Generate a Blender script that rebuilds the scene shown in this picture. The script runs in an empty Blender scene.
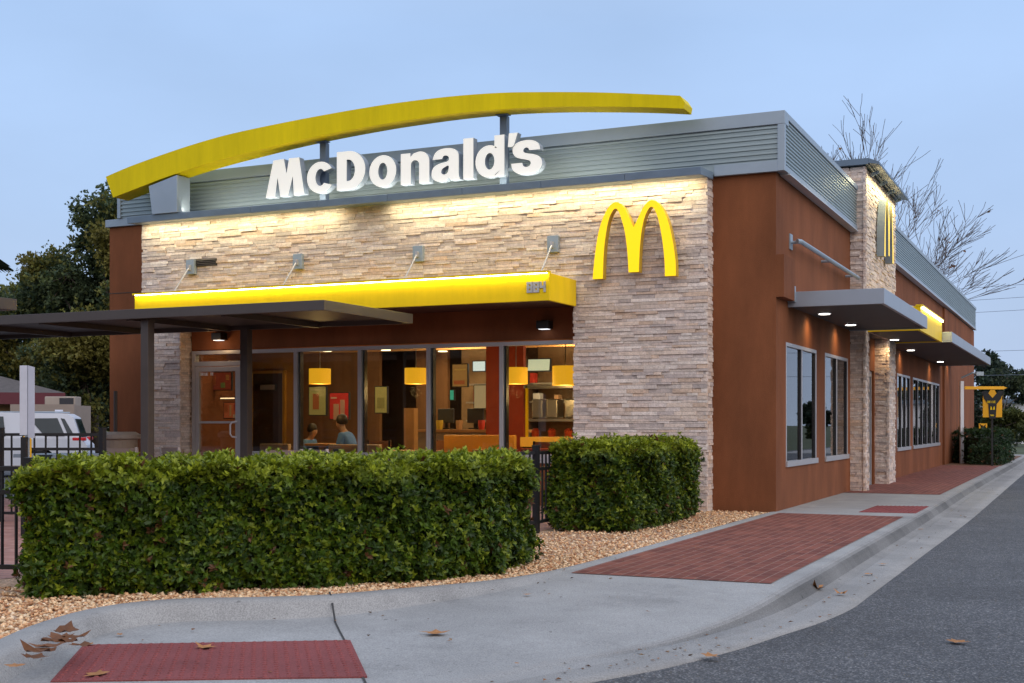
import bpy, bmesh, math, random
import numpy as np
from mathutils import Vector, Matrix
from mathutils.geometry import tessellate_polygon
random.seed(7); RNG = np.random.default_rng(11)
R = math.radians
sc = bpy.context.scene
COL = sc.collection
U = random.uniform

# ------------------------------------------------------------------ helpers
def tag(o, label=None, cat=None, group=None, kind=None):
    if label: o['label'] = label
    if cat: o['category'] = cat
    if group: o['group'] = group
    if kind: o['kind'] = kind
    return o

def thing(name, loc, label, cat, group=None, rz=0):
    o = bpy.data.objects.new(name, None); COL.objects.link(o)
    o.location = loc; o.rotation_euler = (0, 0, rz); o.empty_display_size = .2
    return tag(o, label, cat, group)

def copy_tree(o, parent=None):
    c = o.copy(); COL.objects.link(c)
    if parent is not None: c.parent = parent
    for ch in list(o.children): copy_tree(ch, c)
    return c

class MB:
    """collects faces, links them as one mesh object"""
    def __init__(s): s.v = []; s.f = []; s.c = []; s.m = []
    def face(s, idx, col=None, mi=0): s.f.append(tuple(idx)); s.c.append(col); s.m.append(mi)
    def hexa(s, p, col=None, mi=0):
        b = len(s.v); s.v += [tuple(q) for q in p]
        for q in ((0,3,2,1),(4,5,6,7),(0,1,5,4),(1,2,6,5),(2,3,7,6),(3,0,4,7)):
            s.face([b+i for i in q], col, mi)
        return s
    def box(s, x0, x1, y0, y1, z0, z1, col=None, mi=0):
        return s.hexa([(x0,y0,z0),(x1,y0,z0),(x1,y1,z0),(x0,y1,z0),(x0,y0,z1),(x1,y0,z1),(x1,y1,z1),(x0,y1,z1)], col, mi)
    def quad(s, a, b, c, d, col=None, mi=0):
        n = len(s.v); s.v += [tuple(a), tuple(b), tuple(c), tuple(d)]; s.face((n,n+1,n+2,n+3), col, mi); return s
    def bar(s, a, b, w, h=None, col=None, mi=0):
        a = Vector(a); b = Vector(b); d = (b-a).normalized(); h = h or w
        up = Vector((0,0,1)) if abs(d.z) < .95 else Vector((0,1,0))
        x = d.cross(up).normalized()*w/2; y = x.cross(d).normalized()*h/2
        return s.hexa([a-x-y, a+x-y, a+x+y, a-x+y, b-x-y, b+x-y, b+x+y, b-x+y], col, mi)
    def tube(s, pts, rad, n=8, col=None, cap=True, mi=0):
        pts = [Vector(p) for p in pts]
        if not hasattr(rad, '__len__'): rad = [rad]*len(pts)
        base = len(s.v); prev = None
        for i, p in enumerate(pts):
            d = (pts[min(i+1, len(pts)-1)] - pts[max(i-1, 0)]).normalized()
            if prev is None:
                ref = Vector((0,0,1)) if abs(d.z) < .9 else Vector((1,0,0))
                x = d.cross(ref).normalized()
            else:
                x = (prev - d*prev.dot(d)).normalized()
            prev = x; y = d.cross(x)
            for k in range(n):
                a = 2*math.pi*k/n
                s.v.append(tuple(p + (x*math.cos(a) + y*math.sin(a))*rad[i]))
        for i in range(len(pts)-1):
            for k in range(n):
                a = base+i*n+k; b = base+i*n+(k+1) % n
                s.face((a, b, b+n, a+n), col, mi)
        if cap:
            s.face([base+k for k in range(n)][::-1], col, mi)
            s.face([base+(len(pts)-1)*n+k for k in range(n)], col, mi)
        return s
    def lathe(s, prof, n=24, c=(0,0,0), col=None, mi=0):
        base = len(s.v)
        for r, z in prof:
            for k in range(n):
                a = 2*math.pi*k/n; s.v.append((c[0]+r*math.cos(a), c[1]+r*math.sin(a), c[2]+z))
        for i in range(len(prof)-1):
            for k in range(n):
                a = base+i*n+k; b = base+i*n+(k+1) % n
                s.face((a, b, b+n, a+n), col, mi)
        s.face([base+k for k in range(n)][::-1], col, mi)
        s.face([base+(len(prof)-1)*n+k for k in range(n)], col, mi)
        return s
    def poly(s, outer, holes, to3, d0, d1, col=None, mi=0, side_mi=None):
        """extruded 2-D outline; to3(x, z, depth) -> point; d0 = front"""
        loops = [outer] + list(holes)
        tris = tessellate_polygon([[Vector((x, y, 0)) for x, y in l] for l in loops])
        flat = [p for l in loops for p in l]
        for d in (d0, d1):
            b = len(s.v); s.v += [tuple(to3(x, z, d)) for x, z in flat]
            for t in tris: s.face([b+i for i in t], col, mi if d == d0 else (side_mi if side_mi is not None else mi))
        for l in loops:
            b = len(s.v); n = len(l)
            s.v += [tuple(to3(x, z, d0)) for x, z in l] + [tuple(to3(x, z, d1)) for x, z in l]
            for i in range(n):
                j = (i+1) % n; s.face((b+i, b+j, b+n+j, b+n+i), col, side_mi if side_mi is not None else mi)
        return s
    def build(s, name, mat, parent=None, smooth=False, bevel=0, recalc=True, local=False):
        me = bpy.data.meshes.new(name)
        off = Vector((0,0,0))
        if parent is not None and not local:
            q = parent
            while q is not None: off += q.location; q = q.parent
        me.from_pydata([(x-off.x, y-off.y, z-off.z) for x, y, z in s.v], [], s.f)
        if any(c is not None for c in s.c):
            at = me.attributes.new('col', 'FLOAT_COLOR', 'FACE')
            at.data.foreach_set('color', [q for c in s.c for q in ((c or (.5,.5,.5))[0], (c or (.5,.5,.5))[1], (c or (.5,.5,.5))[2], 1.)])
        mats = mat if isinstance(mat, (list, tuple)) else [mat]
        for m in mats: me.materials.append(m)
        if any(s.m): me.polygons.foreach_set('material_index', s.m)
        if recalc:
            bm = bmesh.new(); bm.from_mesh(me); bmesh.ops.recalc_face_normals(bm, faces=bm.faces); bm.to_mesh(me); bm.free()
        if smooth: me.polygons.foreach_set('use_smooth', [True]*len(me.polygons))
        o = bpy.data.objects.new(name, me); COL.objects.link(o)
        if parent is not None: o.parent = parent
        if bevel:
            b = o.modifiers.new('bevel', 'BEVEL'); b.width = bevel; b.segments = 2; b.limit_method = 'ANGLE'; b.angle_limit = R(40)
        return o

def np_mesh(name, V, F, cols, mat, parent=None, smooth=False):
    """V (n,3), F (m,3 or 4), per-face colours (m,3)"""
    me = bpy.data.meshes.new(name); m, k = F.shape
    off = np.zeros(3); q = parent
    while q is not None: off += np.array(q.location); q = q.parent
    me.vertices.add(len(V)); me.vertices.foreach_set('co', (V-off).astype(np.float32).ravel())
    me.loops.add(m*k); me.loops.foreach_set('vertex_index', F.astype(np.int32).ravel())
    me.polygons.add(m); me.polygons.foreach_set('loop_start', np.arange(m, dtype=np.int32)*k)
    me.update(calc_edges=True)
    if cols is not None:
        at = me.attributes.new('col', 'FLOAT_COLOR', 'FACE')
        at.data.foreach_set('color', np.hstack([cols, np.ones((m, 1))]).astype(np.float32).ravel())
    me.materials.append(mat)
    if smooth: me.polygons.foreach_set('use_smooth', np.ones(m, dtype=bool))
    o = bpy.data.objects.new(name, me); COL.objects.link(o); o.parent = parent
    return o

# ------------------------------------------------------------------ materials
def nodes(name):
    m = bpy.data.materials.new(name); m.use_nodes = True
    nt = m.node_tree; b = nt.nodes['Principled BSDF']
    return m, nt, nt.nodes, nt.links, b

def mat(name, col, rough=.6, metal=0., var=.12, scale=3., bump=0., bscale=60., attr=False, emit=None, estr=0., stretch=(1,1,1), spec=.5, fine=0.):
    m, nt, N, L, b = nodes(name)
    b.inputs['Roughness'].default_value = rough; b.inputs['Metallic'].default_value = metal
    b.inputs['Specular IOR Level'].default_value = spec
    tc = N.new('ShaderNodeTexCoord'); mp = N.new('ShaderNodeMapping'); mp.inputs['Scale'].default_value = stretch
    L.new(tc.outputs['Object'], mp.inputs['Vector'])
    nz = N.new('ShaderNodeTexNoise'); nz.inputs['Scale'].default_value = scale; nz.inputs['Detail'].default_value = 6; nz.inputs['Roughness'].default_value = .65
    L.new(mp.outputs['Vector'], nz.inputs['Vector'])
    mr = N.new('ShaderNodeMapRange'); mr.inputs['From Min'].default_value = .25; mr.inputs['From Max'].default_value = .75
    mr.inputs['To Min'].default_value = 1-var; mr.inputs['To Max'].default_value = 1+var
    L.new(nz.outputs['Fac'], mr.inputs['Value'])
    val = mr.outputs['Result']
    if fine:
        n2 = N.new('ShaderNodeTexNoise'); n2.inputs['Scale'].default_value = bscale; n2.inputs['Detail'].default_value = 3
        L.new(tc.outputs['Object'], n2.inputs['Vector'])
        m2 = N.new('ShaderNodeMapRange'); m2.inputs['From Min'].default_value = .3; m2.inputs['From Max'].default_value = .7
        m2.inputs['To Min'].default_value = 1-fine; m2.inputs['To Max'].default_value = 1+fine
        L.new(n2.outputs['Fac'], m2.inputs['Value'])
        mm = N.new('ShaderNodeMath'); mm.operation = 'MULTIPLY'; L.new(val, mm.inputs[0]); L.new(m2.outputs['Result'], mm.inputs[1]); val = mm.outputs[0]
    vm = N.new('ShaderNodeVectorMath'); vm.operation = 'SCALE'
    if attr:
        a = N.new('ShaderNodeAttribute'); a.attribute_name = 'col'; L.new(a.outputs['Color'], vm.inputs[0])
    else:
        vm.inputs[0].default_value = col
    L.new(val, vm.inputs['Scale']); L.new(vm.outputs['Vector'], b.inputs['Base Color'])
    if bump:
        nb = N.new('ShaderNodeTexNoise'); nb.inputs['Scale'].default_value = bscale; nb.inputs['Detail'].default_value = 4
        L.new(tc.outputs['Object'], nb.inputs['Vector'])
        bp = N.new('ShaderNodeBump'); bp.inputs['Strength'].default_value = bump; bp.inputs['Distance'].default_value = .01
        L.new(nb.outputs['Fac'], bp.inputs['Height']); L.new(bp.outputs['Normal'], b.inputs['Normal'])
    if emit:
        b.inputs['Emission Color'].default_value = (*emit, 1); b.inputs['Emission Strength'].default_value = estr
    return m

def leafmat(name, rough=.45, trans=.25):
    m, nt, N, L, b = nodes(name)
    a = N.new('ShaderNodeAttribute'); a.attribute_name = 'col'
    L.new(a.outputs['Color'], b.inputs['Base Color']); b.inputs['Roughness'].default_value = rough
    b.inputs['Specular IOR Level'].default_value = .35
    t = N.new('ShaderNodeBsdfTranslucent'); L.new(a.outputs['Color'], t.inputs['Color'])
    mx = N.new('ShaderNodeMixShader'); mx.inputs['Fac'].default_value = trans
    L.new(b.outputs[0], mx.inputs[1]); L.new(t.outputs[0], mx.inputs[2]); L.new(mx.outputs[0], N['Material Output'].inputs['Surface'])
    return m

def glassmat(name, tint=(.80,.84,.84), boost=1.0, ior=1.55):
    m, nt, N, L, b = nodes(name); N.remove(b)
    tr = N.new('ShaderNodeBsdfTransparent'); tr.inputs['Color'].default_value = (*tint, 1)
    gl = N.new('ShaderNodeBsdfGlossy'); gl.inputs['Roughness'].default_value = .01; gl.inputs['Color'].default_value = (boost, boost, boost, 1)
    fr = N.new('ShaderNodeFresnel'); fr.inputs['IOR'].default_value = ior
    mx = N.new('ShaderNodeMixShader'); L.new(fr.outputs[0], mx.inputs['Fac']); L.new(tr.outputs[0], mx.inputs[1]); L.new(gl.outputs[0], mx.inputs[2])
    L.new(mx.outputs[0], N['Material Output'].inputs['Surface'])
    return m

def emat(name, col, s, base=(.8,.8,.8)):
    m, nt, N, L, b = nodes(name)
    b.inputs['Base Color'].default_value = (*base, 1); b.inputs['Emission Color'].default_value = (*col, 1); b.inputs['Emission Strength'].default_value = s
    return m

M = {}
def streaks(m, lo=.80, hi=1.10, st=(5,5,.30)):
    nt = m.node_tree; N = nt.nodes; L = nt.links; b = N['Principled BSDF']; src = b.inputs['Base Color'].links[0].from_socket
    tc = N.new('ShaderNodeTexCoord'); mp = N.new('ShaderNodeMapping'); mp.inputs['Scale'].default_value = st; L.new(tc.outputs['Object'], mp.inputs[0])
    t = N.new('ShaderNodeTexNoise'); t.inputs['Scale'].default_value = 1.3; t.inputs['Detail'].default_value = 6; t.inputs['Roughness'].default_value = .7; L.new(mp.outputs[0], t.inputs['Vector'])
    r = N.new('ShaderNodeMapRange'); r.inputs['From Min'].default_value = .3; r.inputs['From Max'].default_value = .7; r.inputs['To Min'].default_value = lo; r.inputs['To Max'].default_value = hi; L.new(t.outputs['Fac'], r.inputs['Value'])
    q = N.new('ShaderNodeVectorMath'); q.operation = 'SCALE'; L.new(src, q.inputs[0]); L.new(r.outputs[0], q.inputs['Scale']); L.new(q.outputs[0], b.inputs['Base Color'])
M['stone'] = mat('ledge_stone', (.4,.3,.25), .85, var=.22, scale=14, bump=.6, bscale=45, attr=True, fine=.12)
M['stone_core'] = mat('stone_joint', (.30,.24,.20), .9)
M['stucco'] = mat('brown_stucco', (.220,.078,.033), .85, var=.34, scale=1.1, bump=.35, bscale=90, fine=.06, stretch=(1,1,.35), spec=.25)
streaks(M['stucco'], .88, 1.07, (1.3,1.3,.28))
M['steel'] = mat('grey_painted_metal', (.33,.40,.47), .42, .35, var=.07, scale=2)
M['steel_dark'] = mat('dark_blue_grey_metal', (.12,.17,.235), .4, .3, var=.1)
M['corr'] = mat('corrugated_metal', (.33,.40,.42), .4, .45, var=.1, scale=1.2, stretch=(.4,.4,3))
M['fascia'] = mat('canopy_fascia', (.33,.37,.44), .4, .3, var=.06, scale=2)
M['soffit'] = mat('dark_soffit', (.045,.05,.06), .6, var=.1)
M['yellow'] = mat('yellow_panel', (.92,.64,.004), .45, var=.07, scale=2.2, spec=.25)
M['archyellow'] = mat('olive_yellow_metal', (.80,.64,.002), .55, var=.12, scale=1.6, spec=.15, stretch=(1,1,.3))
M['bronze'] = mat('bronze_paint', (.066,.055,.051), .5, var=.1, scale=4)
M['alu'] = mat('aluminium_frame', (.47,.47,.50), .38, .35, var=.06)
M['alu_dark'] = mat('dark_frame_lining', (.03,.032,.04), .4)
M['glass'] = glassmat('window_glass')
M['glass_side'] = glassmat('side_glass', (.6,.64,.66), 1., 2.0)
def concrete(name, col, attr=False):
    m = mat(name, col, .85, var=.17, scale=1.1, bump=.35, bscale=110, fine=.26, spec=.3, attr=attr)
    nt = m.node_tree; N = nt.nodes; L = nt.links; b = N['Principled BSDF']; src = b.inputs['Base Color'].links[0].from_socket
    tc = N.new('ShaderNodeTexCoord')
    def fac(sc, lo, hi, a, c, kind='noise', rough=.7):
        if kind == 'noise':
            t = N.new('ShaderNodeTexNoise'); t.inputs['Scale'].default_value = sc; t.inputs['Detail'].default_value = 8; t.inputs['Roughness'].default_value = rough; o = t.outputs['Fac']
        elif kind == 'spots':
            t = N.new('ShaderNodeTexVoronoi'); t.inputs['Scale'].default_value = sc; o = t.outputs['Distance']
        L.new(tc.outputs['Object'], t.inputs['Vector']); r = N.new('ShaderNodeMapRange'); r.interpolation_type = 'SMOOTHSTEP'
        r.inputs['From Min'].default_value = lo; r.inputs['From Max'].default_value = hi; r.inputs['To Min'].default_value = a; r.inputs['To Max'].default_value = c; L.new(o, r.inputs['Value']); return r.outputs[0]
    v = src
    for f in (fac(.9,.52,.68,1.,.82), fac(3.7,.03,.075,.55,1.,'spots'), fac(7,.58,.72,1.,.78,'noise',.8), fac(.35,.40,.62,1.05,.90)):
        q = N.new('ShaderNodeVectorMath'); q.operation = 'SCALE'; L.new(v, q.inputs[0]); L.new(f, q.inputs['Scale']); v = q.outputs[0]
    L.new(v, b.inputs['Base Color']); return m
M['concrete'] = concrete('concrete', (.335,.338,.34))
M['kerb_face'] = concrete('stained_shaded_kerb', (.4,.4,.4), True)
M['kerb'] = concrete('kerb_concrete', (.335,.335,.335))
M['archpost'] = mat('slate_blue_post', (.16,.22,.31), .6)
M['roof'] = mat('roof_membrane', (.35,.35,.34), .9)
M['black'] = mat('black_metal', (.012,.013,.016), .4, var=.1)
M['white'] = mat('white_paint', (.70,.74,.84), .4, var=.03)
M['intwall'] = mat('warm_wall', (.42,.22,.07), .8, var=.15, scale=1)
M['intdark'] = mat('dark_wall', (.07,.035,.018), .7, var=.3, scale=2)
M['intred'] = mat('red_wall', (.36,.045,.016), .6, var=.15)
M['wood'] = mat('light_wood', (.48,.25,.09), .45, var=.2, scale=3, stretch=(.3,4,1))
M['tan'] = mat('tan_panel', (.30,.24,.19), .7, var=.08)
M['floor'] = mat('tile_floor', (.20,.15,.11), .35, var=.2)
M['steelint'] = mat('stainless', (.45,.43,.40), .3, .8)

def brick_mat(name, c1, c2, mort, sx, sy, bias=0., rot=0., ms=.012):
    m, nt, N, L, b = nodes(name)
    tc = N.new('ShaderNodeTexCoord'); mp = N.new('ShaderNodeMapping'); mp.inputs['Rotation'].default_value = (0, 0, rot)
    L.new(tc.outputs['Object'], mp.inputs['Vector'])
    br = N.new('ShaderNodeTexBrick'); br.inputs['Scale'].default_value = 1; br.inputs['Brick Width'].default_value = sx; br.inputs['Row Height'].default_value = sy
    br.inputs['Mortar Size'].default_value = ms; br.inputs['Mortar Smooth'].default_value = .3; br.inputs['Bias'].default_value = bias
    br.inputs['Color1'].default_value = (*c1, 1); br.inputs['Color2'].default_value = (*c2, 1); br.inputs['Mortar'].default_value = (*mort, 1)
    L.new(mp.outputs[0], br.inputs['Vector'])
    nz = N.new('ShaderNodeTexNoise'); nz.inputs['Scale'].default_value = 2.2; nz.inputs['Detail'].default_value = 8; nz.inputs['Roughness'].default_value = .75; L.new(tc.outputs['Object'], nz.inputs['Vector'])
    mr = N.new('ShaderNodeMapRange'); mr.inputs['From Min'].default_value = .25; mr.inputs['From Max'].default_value = .75; mr.inputs['To Min'].default_value = .72; mr.inputs['To Max'].default_value = 1.28
    L.new(nz.outputs['Fac'], mr.inputs['Value'])
    vm = N.new('ShaderNodeVectorMath'); vm.operation = 'SCALE'; L.new(br.outputs['Color'], vm.inputs[0]); L.new(mr.outputs[0], vm.inputs['Scale'])
    L.new(vm.outputs[0], b.inputs['Base Color']); b.inputs['Roughness'].default_value = .8; b.inputs['Specular IOR Level'].default_value = .3
    bp = N.new('ShaderNodeBump'); bp.inputs['Strength'].default_value = .6; bp.inputs['Distance'].default_value = .004; bp.invert = True
    L.new(br.outputs['Fac'], bp.inputs['Height']); L.new(bp.outputs[0], b.inputs['Normal'])
    return m
M['paver'] = brick_mat('brick_pavers', (.150,.043,.033), (.235,.075,.053), (.30,.19,.155), .2, .1, rot=R(90), ms=.005)
M['patio'] = brick_mat('patio_pavers', (.34,.16,.13), (.44,.24,.20), (.25,.17,.15), .2, .1, ms=.006)

def asphalt():
    m, nt, N, L, b = nodes('asphalt')
    tc = N.new('ShaderNodeTexCoord')
    vo = N.new('ShaderNodeTexVoronoi'); vo.inputs['Scale'].default_value = 100; L.new(tc.outputs['Object'], vo.inputs['Vector'])
    n1 = N.new('ShaderNodeTexNoise'); n1.inputs['Scale'].default_value = .7; n1.inputs['Detail'].default_value = 7; L.new(tc.outputs['Object'], n1.inputs['Vector'])
    cr = N.new('ShaderNodeValToRGB'); L.new(vo.outputs['Color'], cr.inputs['Fac'])
    e = cr.color_ramp.elements; e[0].position = .2; e[0].color = (.042,.045,.052,1); e[1].position = .97; e[1].color = (.28,.28,.285,1)
    k = cr.color_ramp.elements.new(.65); k.color = (.078,.081,.09,1)
    mr = N.new('ShaderNodeMapRange'); mr.inputs['From Min'].default_value = .3; mr.inputs['From Max'].default_value = .7; mr.inputs['To Min'].default_value = .78; mr.inputs['To Max'].default_value = 1.2
    L.new(n1.outputs['Fac'], mr.inputs['Value'])
    n3 = N.new('ShaderNodeTexNoise'); n3.inputs['Scale'].default_value = 9; n3.inputs['Detail'].default_value = 8; n3.inputs['Roughness'].default_value = .8; L.new(tc.outputs['Object'], n3.inputs['Vector'])
    r3 = N.new('ShaderNodeMapRange'); r3.inputs['From Min'].default_value = .3; r3.inputs['From Max'].default_value = .7; r3.inputs['To Min'].default_value = .70; r3.inputs['To Max'].default_value = 1.3; L.new(n3.outputs['Fac'], r3.inputs['Value'])
    ck = N.new('ShaderNodeTexVoronoi'); ck.feature = 'DISTANCE_TO_EDGE'; ck.inputs['Scale'].default_value = .45
    wd = N.new('ShaderNodeVectorMath'); wd.operation = 'ADD'; sc3 = N.new('ShaderNodeVectorMath'); sc3.operation = 'SCALE'; sc3.inputs['Scale'].default_value = .5; L.new(n3.outputs['Color'], sc3.inputs[0]); L.new(tc.outputs['Object'], wd.inputs[0]); L.new(sc3.outputs[0], wd.inputs[1]); L.new(wd.outputs[0], ck.inputs['Vector'])
    rk = N.new('ShaderNodeMapRange'); rk.inputs['From Min'].default_value = .0; rk.inputs['From Max'].default_value = .006; rk.inputs['To Min'].default_value = .55; rk.inputs['To Max'].default_value = 1.; L.new(ck.outputs['Distance'], rk.inputs['Value'])
    m1 = N.new('ShaderNodeMath'); m1.operation = 'MULTIPLY'; L.new(mr.outputs[0], m1.inputs[0]); L.new(r3.outputs[0], m1.inputs[1])
    m2 = N.new('ShaderNodeMath'); m2.operation = 'MULTIPLY'; L.new(m1.outputs[0], m2.inputs[0]); L.new(rk.outputs[0], m2.inputs[1])
    vm = N.new('ShaderNodeVectorMath'); vm.operation = 'SCALE'; L.new(cr.outputs['Color'], vm.inputs[0]); L.new(m2.outputs[0], vm.inputs['Scale']); L.new(vm.outputs[0], b.inputs['Base Color'])
    b.inputs['Roughness'].default_value = .75
    bp = N.new('ShaderNodeBump'); bp.inputs['Strength'].default_value = .7; bp.inputs['Distance'].default_value = .006; L.new(vo.outputs['Distance'], bp.inputs['Height']); L.new(bp.outputs[0], b.inputs['Normal'])
    return m
M['asphalt'] = asphalt()
streaks(M['archyellow'], .90, 1.05); streaks(M['yellow'], .94, 1.03)
M['leaf'] = leafmat('hedge_leaf'); M['treeleaf'] = leafmat('tree_leaf', .6, .3)
M['bark'] = mat('bark', (.09,.07,.055), .9, var=.3, scale=8)
M['hedgeshade'] = mat('hedge_inner_shade', (.022,.030,.010), .9, var=.4, scale=10)
M['gravel'] = mat('gravel_stone', (.5,.3,.2), .85, var=.15, scale=30, attr=True)
M['gravelbase'] = mat('gravel_ground', (.50,.33,.22), .9, var=.4, scale=25, bump=1., bscale=50, fine=.35)
M['soil'] = mat('mulch', (.16,.085,.05), .9, var=.4, scale=20, bump=1., bscale=40, fine=.3)
M['grass'] = mat('grass_ground', (.06,.075,.03), .9, var=.3, scale=.5, fine=.3, bscale=20)

# ------------------------------------------------------------------ camera
cam = bpy.data.objects.new('camera', bpy.data.cameras.new('camera')); COL.objects.link(cam)
cam.location = (3.77, -17.09, 1.2); cam.rotation_euler = (R(90), 0, R(24.72))
cam.data.sensor_width = 36; cam.data.lens = 1253/1024*36; cam.data.shift_y = 82.5/1024
cam.data.clip_start = .05; cam.data.clip_end = 3000
sc.camera = cam

# ------------------------------------------------------------------ world
w = bpy.data.worlds.new('World'); sc.world = w; w.use_nodes = True
nt = w.node_tree; N = nt.nodes; L = nt.links; N.clear()
out = N.new('ShaderNodeOutputWorld'); bg = N.new('ShaderNodeBackground'); bg2 = N.new('ShaderNodeBackground'); add = N.new('ShaderNodeAddShader')
sky = N.new('ShaderNodeTexSky'); sky.sky_type = 'NISHITA'; sky.sun_disc = False
sky.sun_elevation = R(24); sky.sun_rotation = R(100); sky.dust_density = 3; sky.air_density = 1.2
L.new(sky.outputs[0], bg.inputs['Color']); bg.inputs['Strength'].default_value = .015
tc = N.new('ShaderNodeTexCoord'); sx = N.new('ShaderNodeSeparateXYZ'); L.new(tc.outputs['Generated'], sx.inputs[0])
cr = N.new('ShaderNodeValToRGB'); L.new(sx.outputs['Z'], cr.inputs['Fac'])
e = cr.color_ramp.elements
e[0].position = 0.; e[0].color = (.50,.62,.84,1); e[1].position = 1.; e[1].color = (.62,.72,.92,1)
for p, c in ((.05,(.43,.55,.78,1)), (.16,(.39,.535,.80,1)), (.30,(.375,.535,.82,1)), (.5,(.50,.63,.86,1))):
    k = cr.color_ramp.elements.new(p); k.color = c
nz = N.new('ShaderNodeTexNoise'); nz.inputs['Scale'].default_value = 2.2; nz.inputs['Detail'].default_value = 5; nz.inputs['Roughness'].default_value = .5
mpw = N.new('ShaderNodeMapping'); mpw.inputs['Scale'].default_value = (1,1,2.5); L.new(tc.outputs['Generated'], mpw.inputs[0]); L.new(mpw.outputs[0], nz.inputs['Vector'])
mr = N.new('ShaderNodeMapRange'); mr.inputs['From Min'].default_value = .3; mr.inputs['From Max'].default_value = .7; mr.inputs['To Min'].default_value = .90; mr.inputs['To Max'].default_value = 1.10
L.new(nz.outputs['Fac'], mr.inputs['Value'])
# brighter and warmer half of the dusk sky: to the right of and behind the camera
dt = N.new('ShaderNodeVectorMath'); dt.operation = 'DOT_PRODUCT'; L.new(tc.outputs['Generated'], dt.inputs[0]); dt.inputs[1].default_value = (.62,-.74,.25)
m3 = N.new('ShaderNodeMapRange'); m3.interpolation_type = 'SMOOTHSTEP'; m3.inputs['From Min'].default_value = .0; m3.inputs['From Max'].default_value = 1.; L.new(dt.outputs['Value'], m3.inputs['Value'])
mx = N.new('ShaderNodeMix'); mx.data_type = 'RGBA'; L.new(m3.outputs[0], mx.inputs['Factor']); L.new(cr.outputs['Color'], mx.inputs['A']); mx.inputs['B'].default_value = (1.15,1.08,1.10,1)
vm = N.new('ShaderNodeVectorMath'); vm.operation = 'SCALE'; L.new(mx.outputs['Result'], vm.inputs[0]); L.new(mr.outputs[0], vm.inputs['Scale'])
L.new(vm.outputs[0], bg2.inputs['Color']); bg2.inputs['Strength'].default_value = .93
L.new(bg.outputs[0], add.inputs[0]); L.new(bg2.outputs[0], add.inputs[1]); L.new(add.outputs[0], out.inputs['Surface'])
sl = bpy.data.lights.new('sun', 'SUN'); sl.energy = .5; sl.angle = R(40); sl.color = (1,.95,.9)
so = bpy.data.objects.new('sun', sl); COL.objects.link(so)
d = Vector((.75,-.45,.75)); so.rotation_euler = d.to_track_quat('Z', 'Y').to_euler(); so.location = (20,-20,20)

def area(loc, size, power, col, direction=(0,0,-1), parent=None, sy=None, spread=180):
    l = bpy.data.lights.new('lamp_light', 'AREA'); l.energy = power; l.color = col; l.size = size; l.spread = R(spread)
    if sy: l.shape = 'RECTANGLE'; l.size_y = sy
    o = bpy.data.objects.new('lamp_light', l); COL.objects.link(o); o.location = loc
    o.rotation_euler = Vector(direction).to_track_quat('-Z', 'Y').to_euler(); return o
def spot(loc, power, col, ang=80, direction=(0,0,-1), blend=.6, rad=.05):
    l = bpy.data.lights.new('spot_light', 'SPOT'); l.energy = power; l.color = col; l.spot_size = R(ang); l.spot_blend = blend; l.shadow_soft_size = rad
    o = bpy.data.objects.new('spot_light', l); COL.objects.link(o); o.location = loc
    o.rotation_euler = Vector(direction).to_track_quat('-Z', 'Y').to_euler(); return o
def point(loc, power, col, rad=.1):
    l = bpy.data.lights.new('point_light', 'POINT'); l.energy = power; l.color = col; l.shadow_soft_size = rad
    o = bpy.data.objects.new('point_light', l); COL.objects.link(o); o.location = loc; return o
WARM = (1,.80,.52)

# ================================================================== GROUND
ZR = -.13
def zs(y):            # pavement level: dips to the kerb ramp at the corner
    t = min(1, max(0, (-7.4-y)/3.)); return -.105*t*t*(3-2*t)
m = MB(); m.quad((-900,-900,ZR-.004), (900,-900,ZR-.004), (900,900,ZR-.004), (-900,900,ZR-.004))
tag(m.build('ground', M['grass']), kind='structure')
m = MB(); m.quad((2.0,-60,ZR), (9.5,-60,ZR), (9.5,120,ZR), (2.0,120,ZR)); m.quad((-60,-60,ZR), (2.0,-60,ZR), (2.0,-8.9,ZR), (-60,-8.9,ZR))
tag(m.build('road', M['asphalt']), kind='structure')
m = MB(); m.quad((-80,-8.89,ZR), (-12.5,-8.89,ZR), (-12.5,60,ZR), (-80,60,ZR)); m.quad((-12.49,32.2,ZR), (-.2,32.2,ZR), (-.2,60,ZR), (-12.49,60,ZR))
tag(m.build('parking_lot', M['asphalt']), kind='structure')

def cr_spline(P, n):
    out = []
    P = [Vector(p) for p in P]
    for i in range(len(P)-1):
        a = P[max(i-1,0)]; b = P[i]; c = P[i+1]; d = P[min(i+2,len(P)-1)]
        for k in range(n):
            t = k/n; out.append(.5*((2*b)+(c-a)*t+(2*a-5*b+4*c-d)*t*t+(3*b-a-3*c+d)*t**3))
    out.append(P[-1]); return out
inner = cr_spline([(-.12,36),(-.12,20),(-.12,8),(-.14,2),(-.16,-1),(-.16,-3.5),(-.16,-5.6),(-.17,-7),(-.22,-7.9),(-.40,-8.6),(-.72,-9.2),(-1.05,-9.75),(-1.42,-10.05),(-1.80,-10.30),(-2.00,-10.62),(-2.02,-11.05),(-1.86,-11.6),(-1.62,-12.1),(-1.25,-12.8),(-.8,-13.6)], 6)
outer = cr_spline([(1.6,36),(1.6,20),(1.62,8),(1.68,2),(1.70,-1),(1.71,-3.5),(1.72,-5.6),(1.73,-7),(1.72,-7.9),(1.68,-8.6),(1.58,-9.2),(1.45,-9.75),(1.34,-10.05),(1.24,-10.30),(1.10,-10.62),(.97,-10.95),(.74,-11.5),(.52,-12.0),(.18,-12.75),(-.2,-13.6)], 6)
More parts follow.
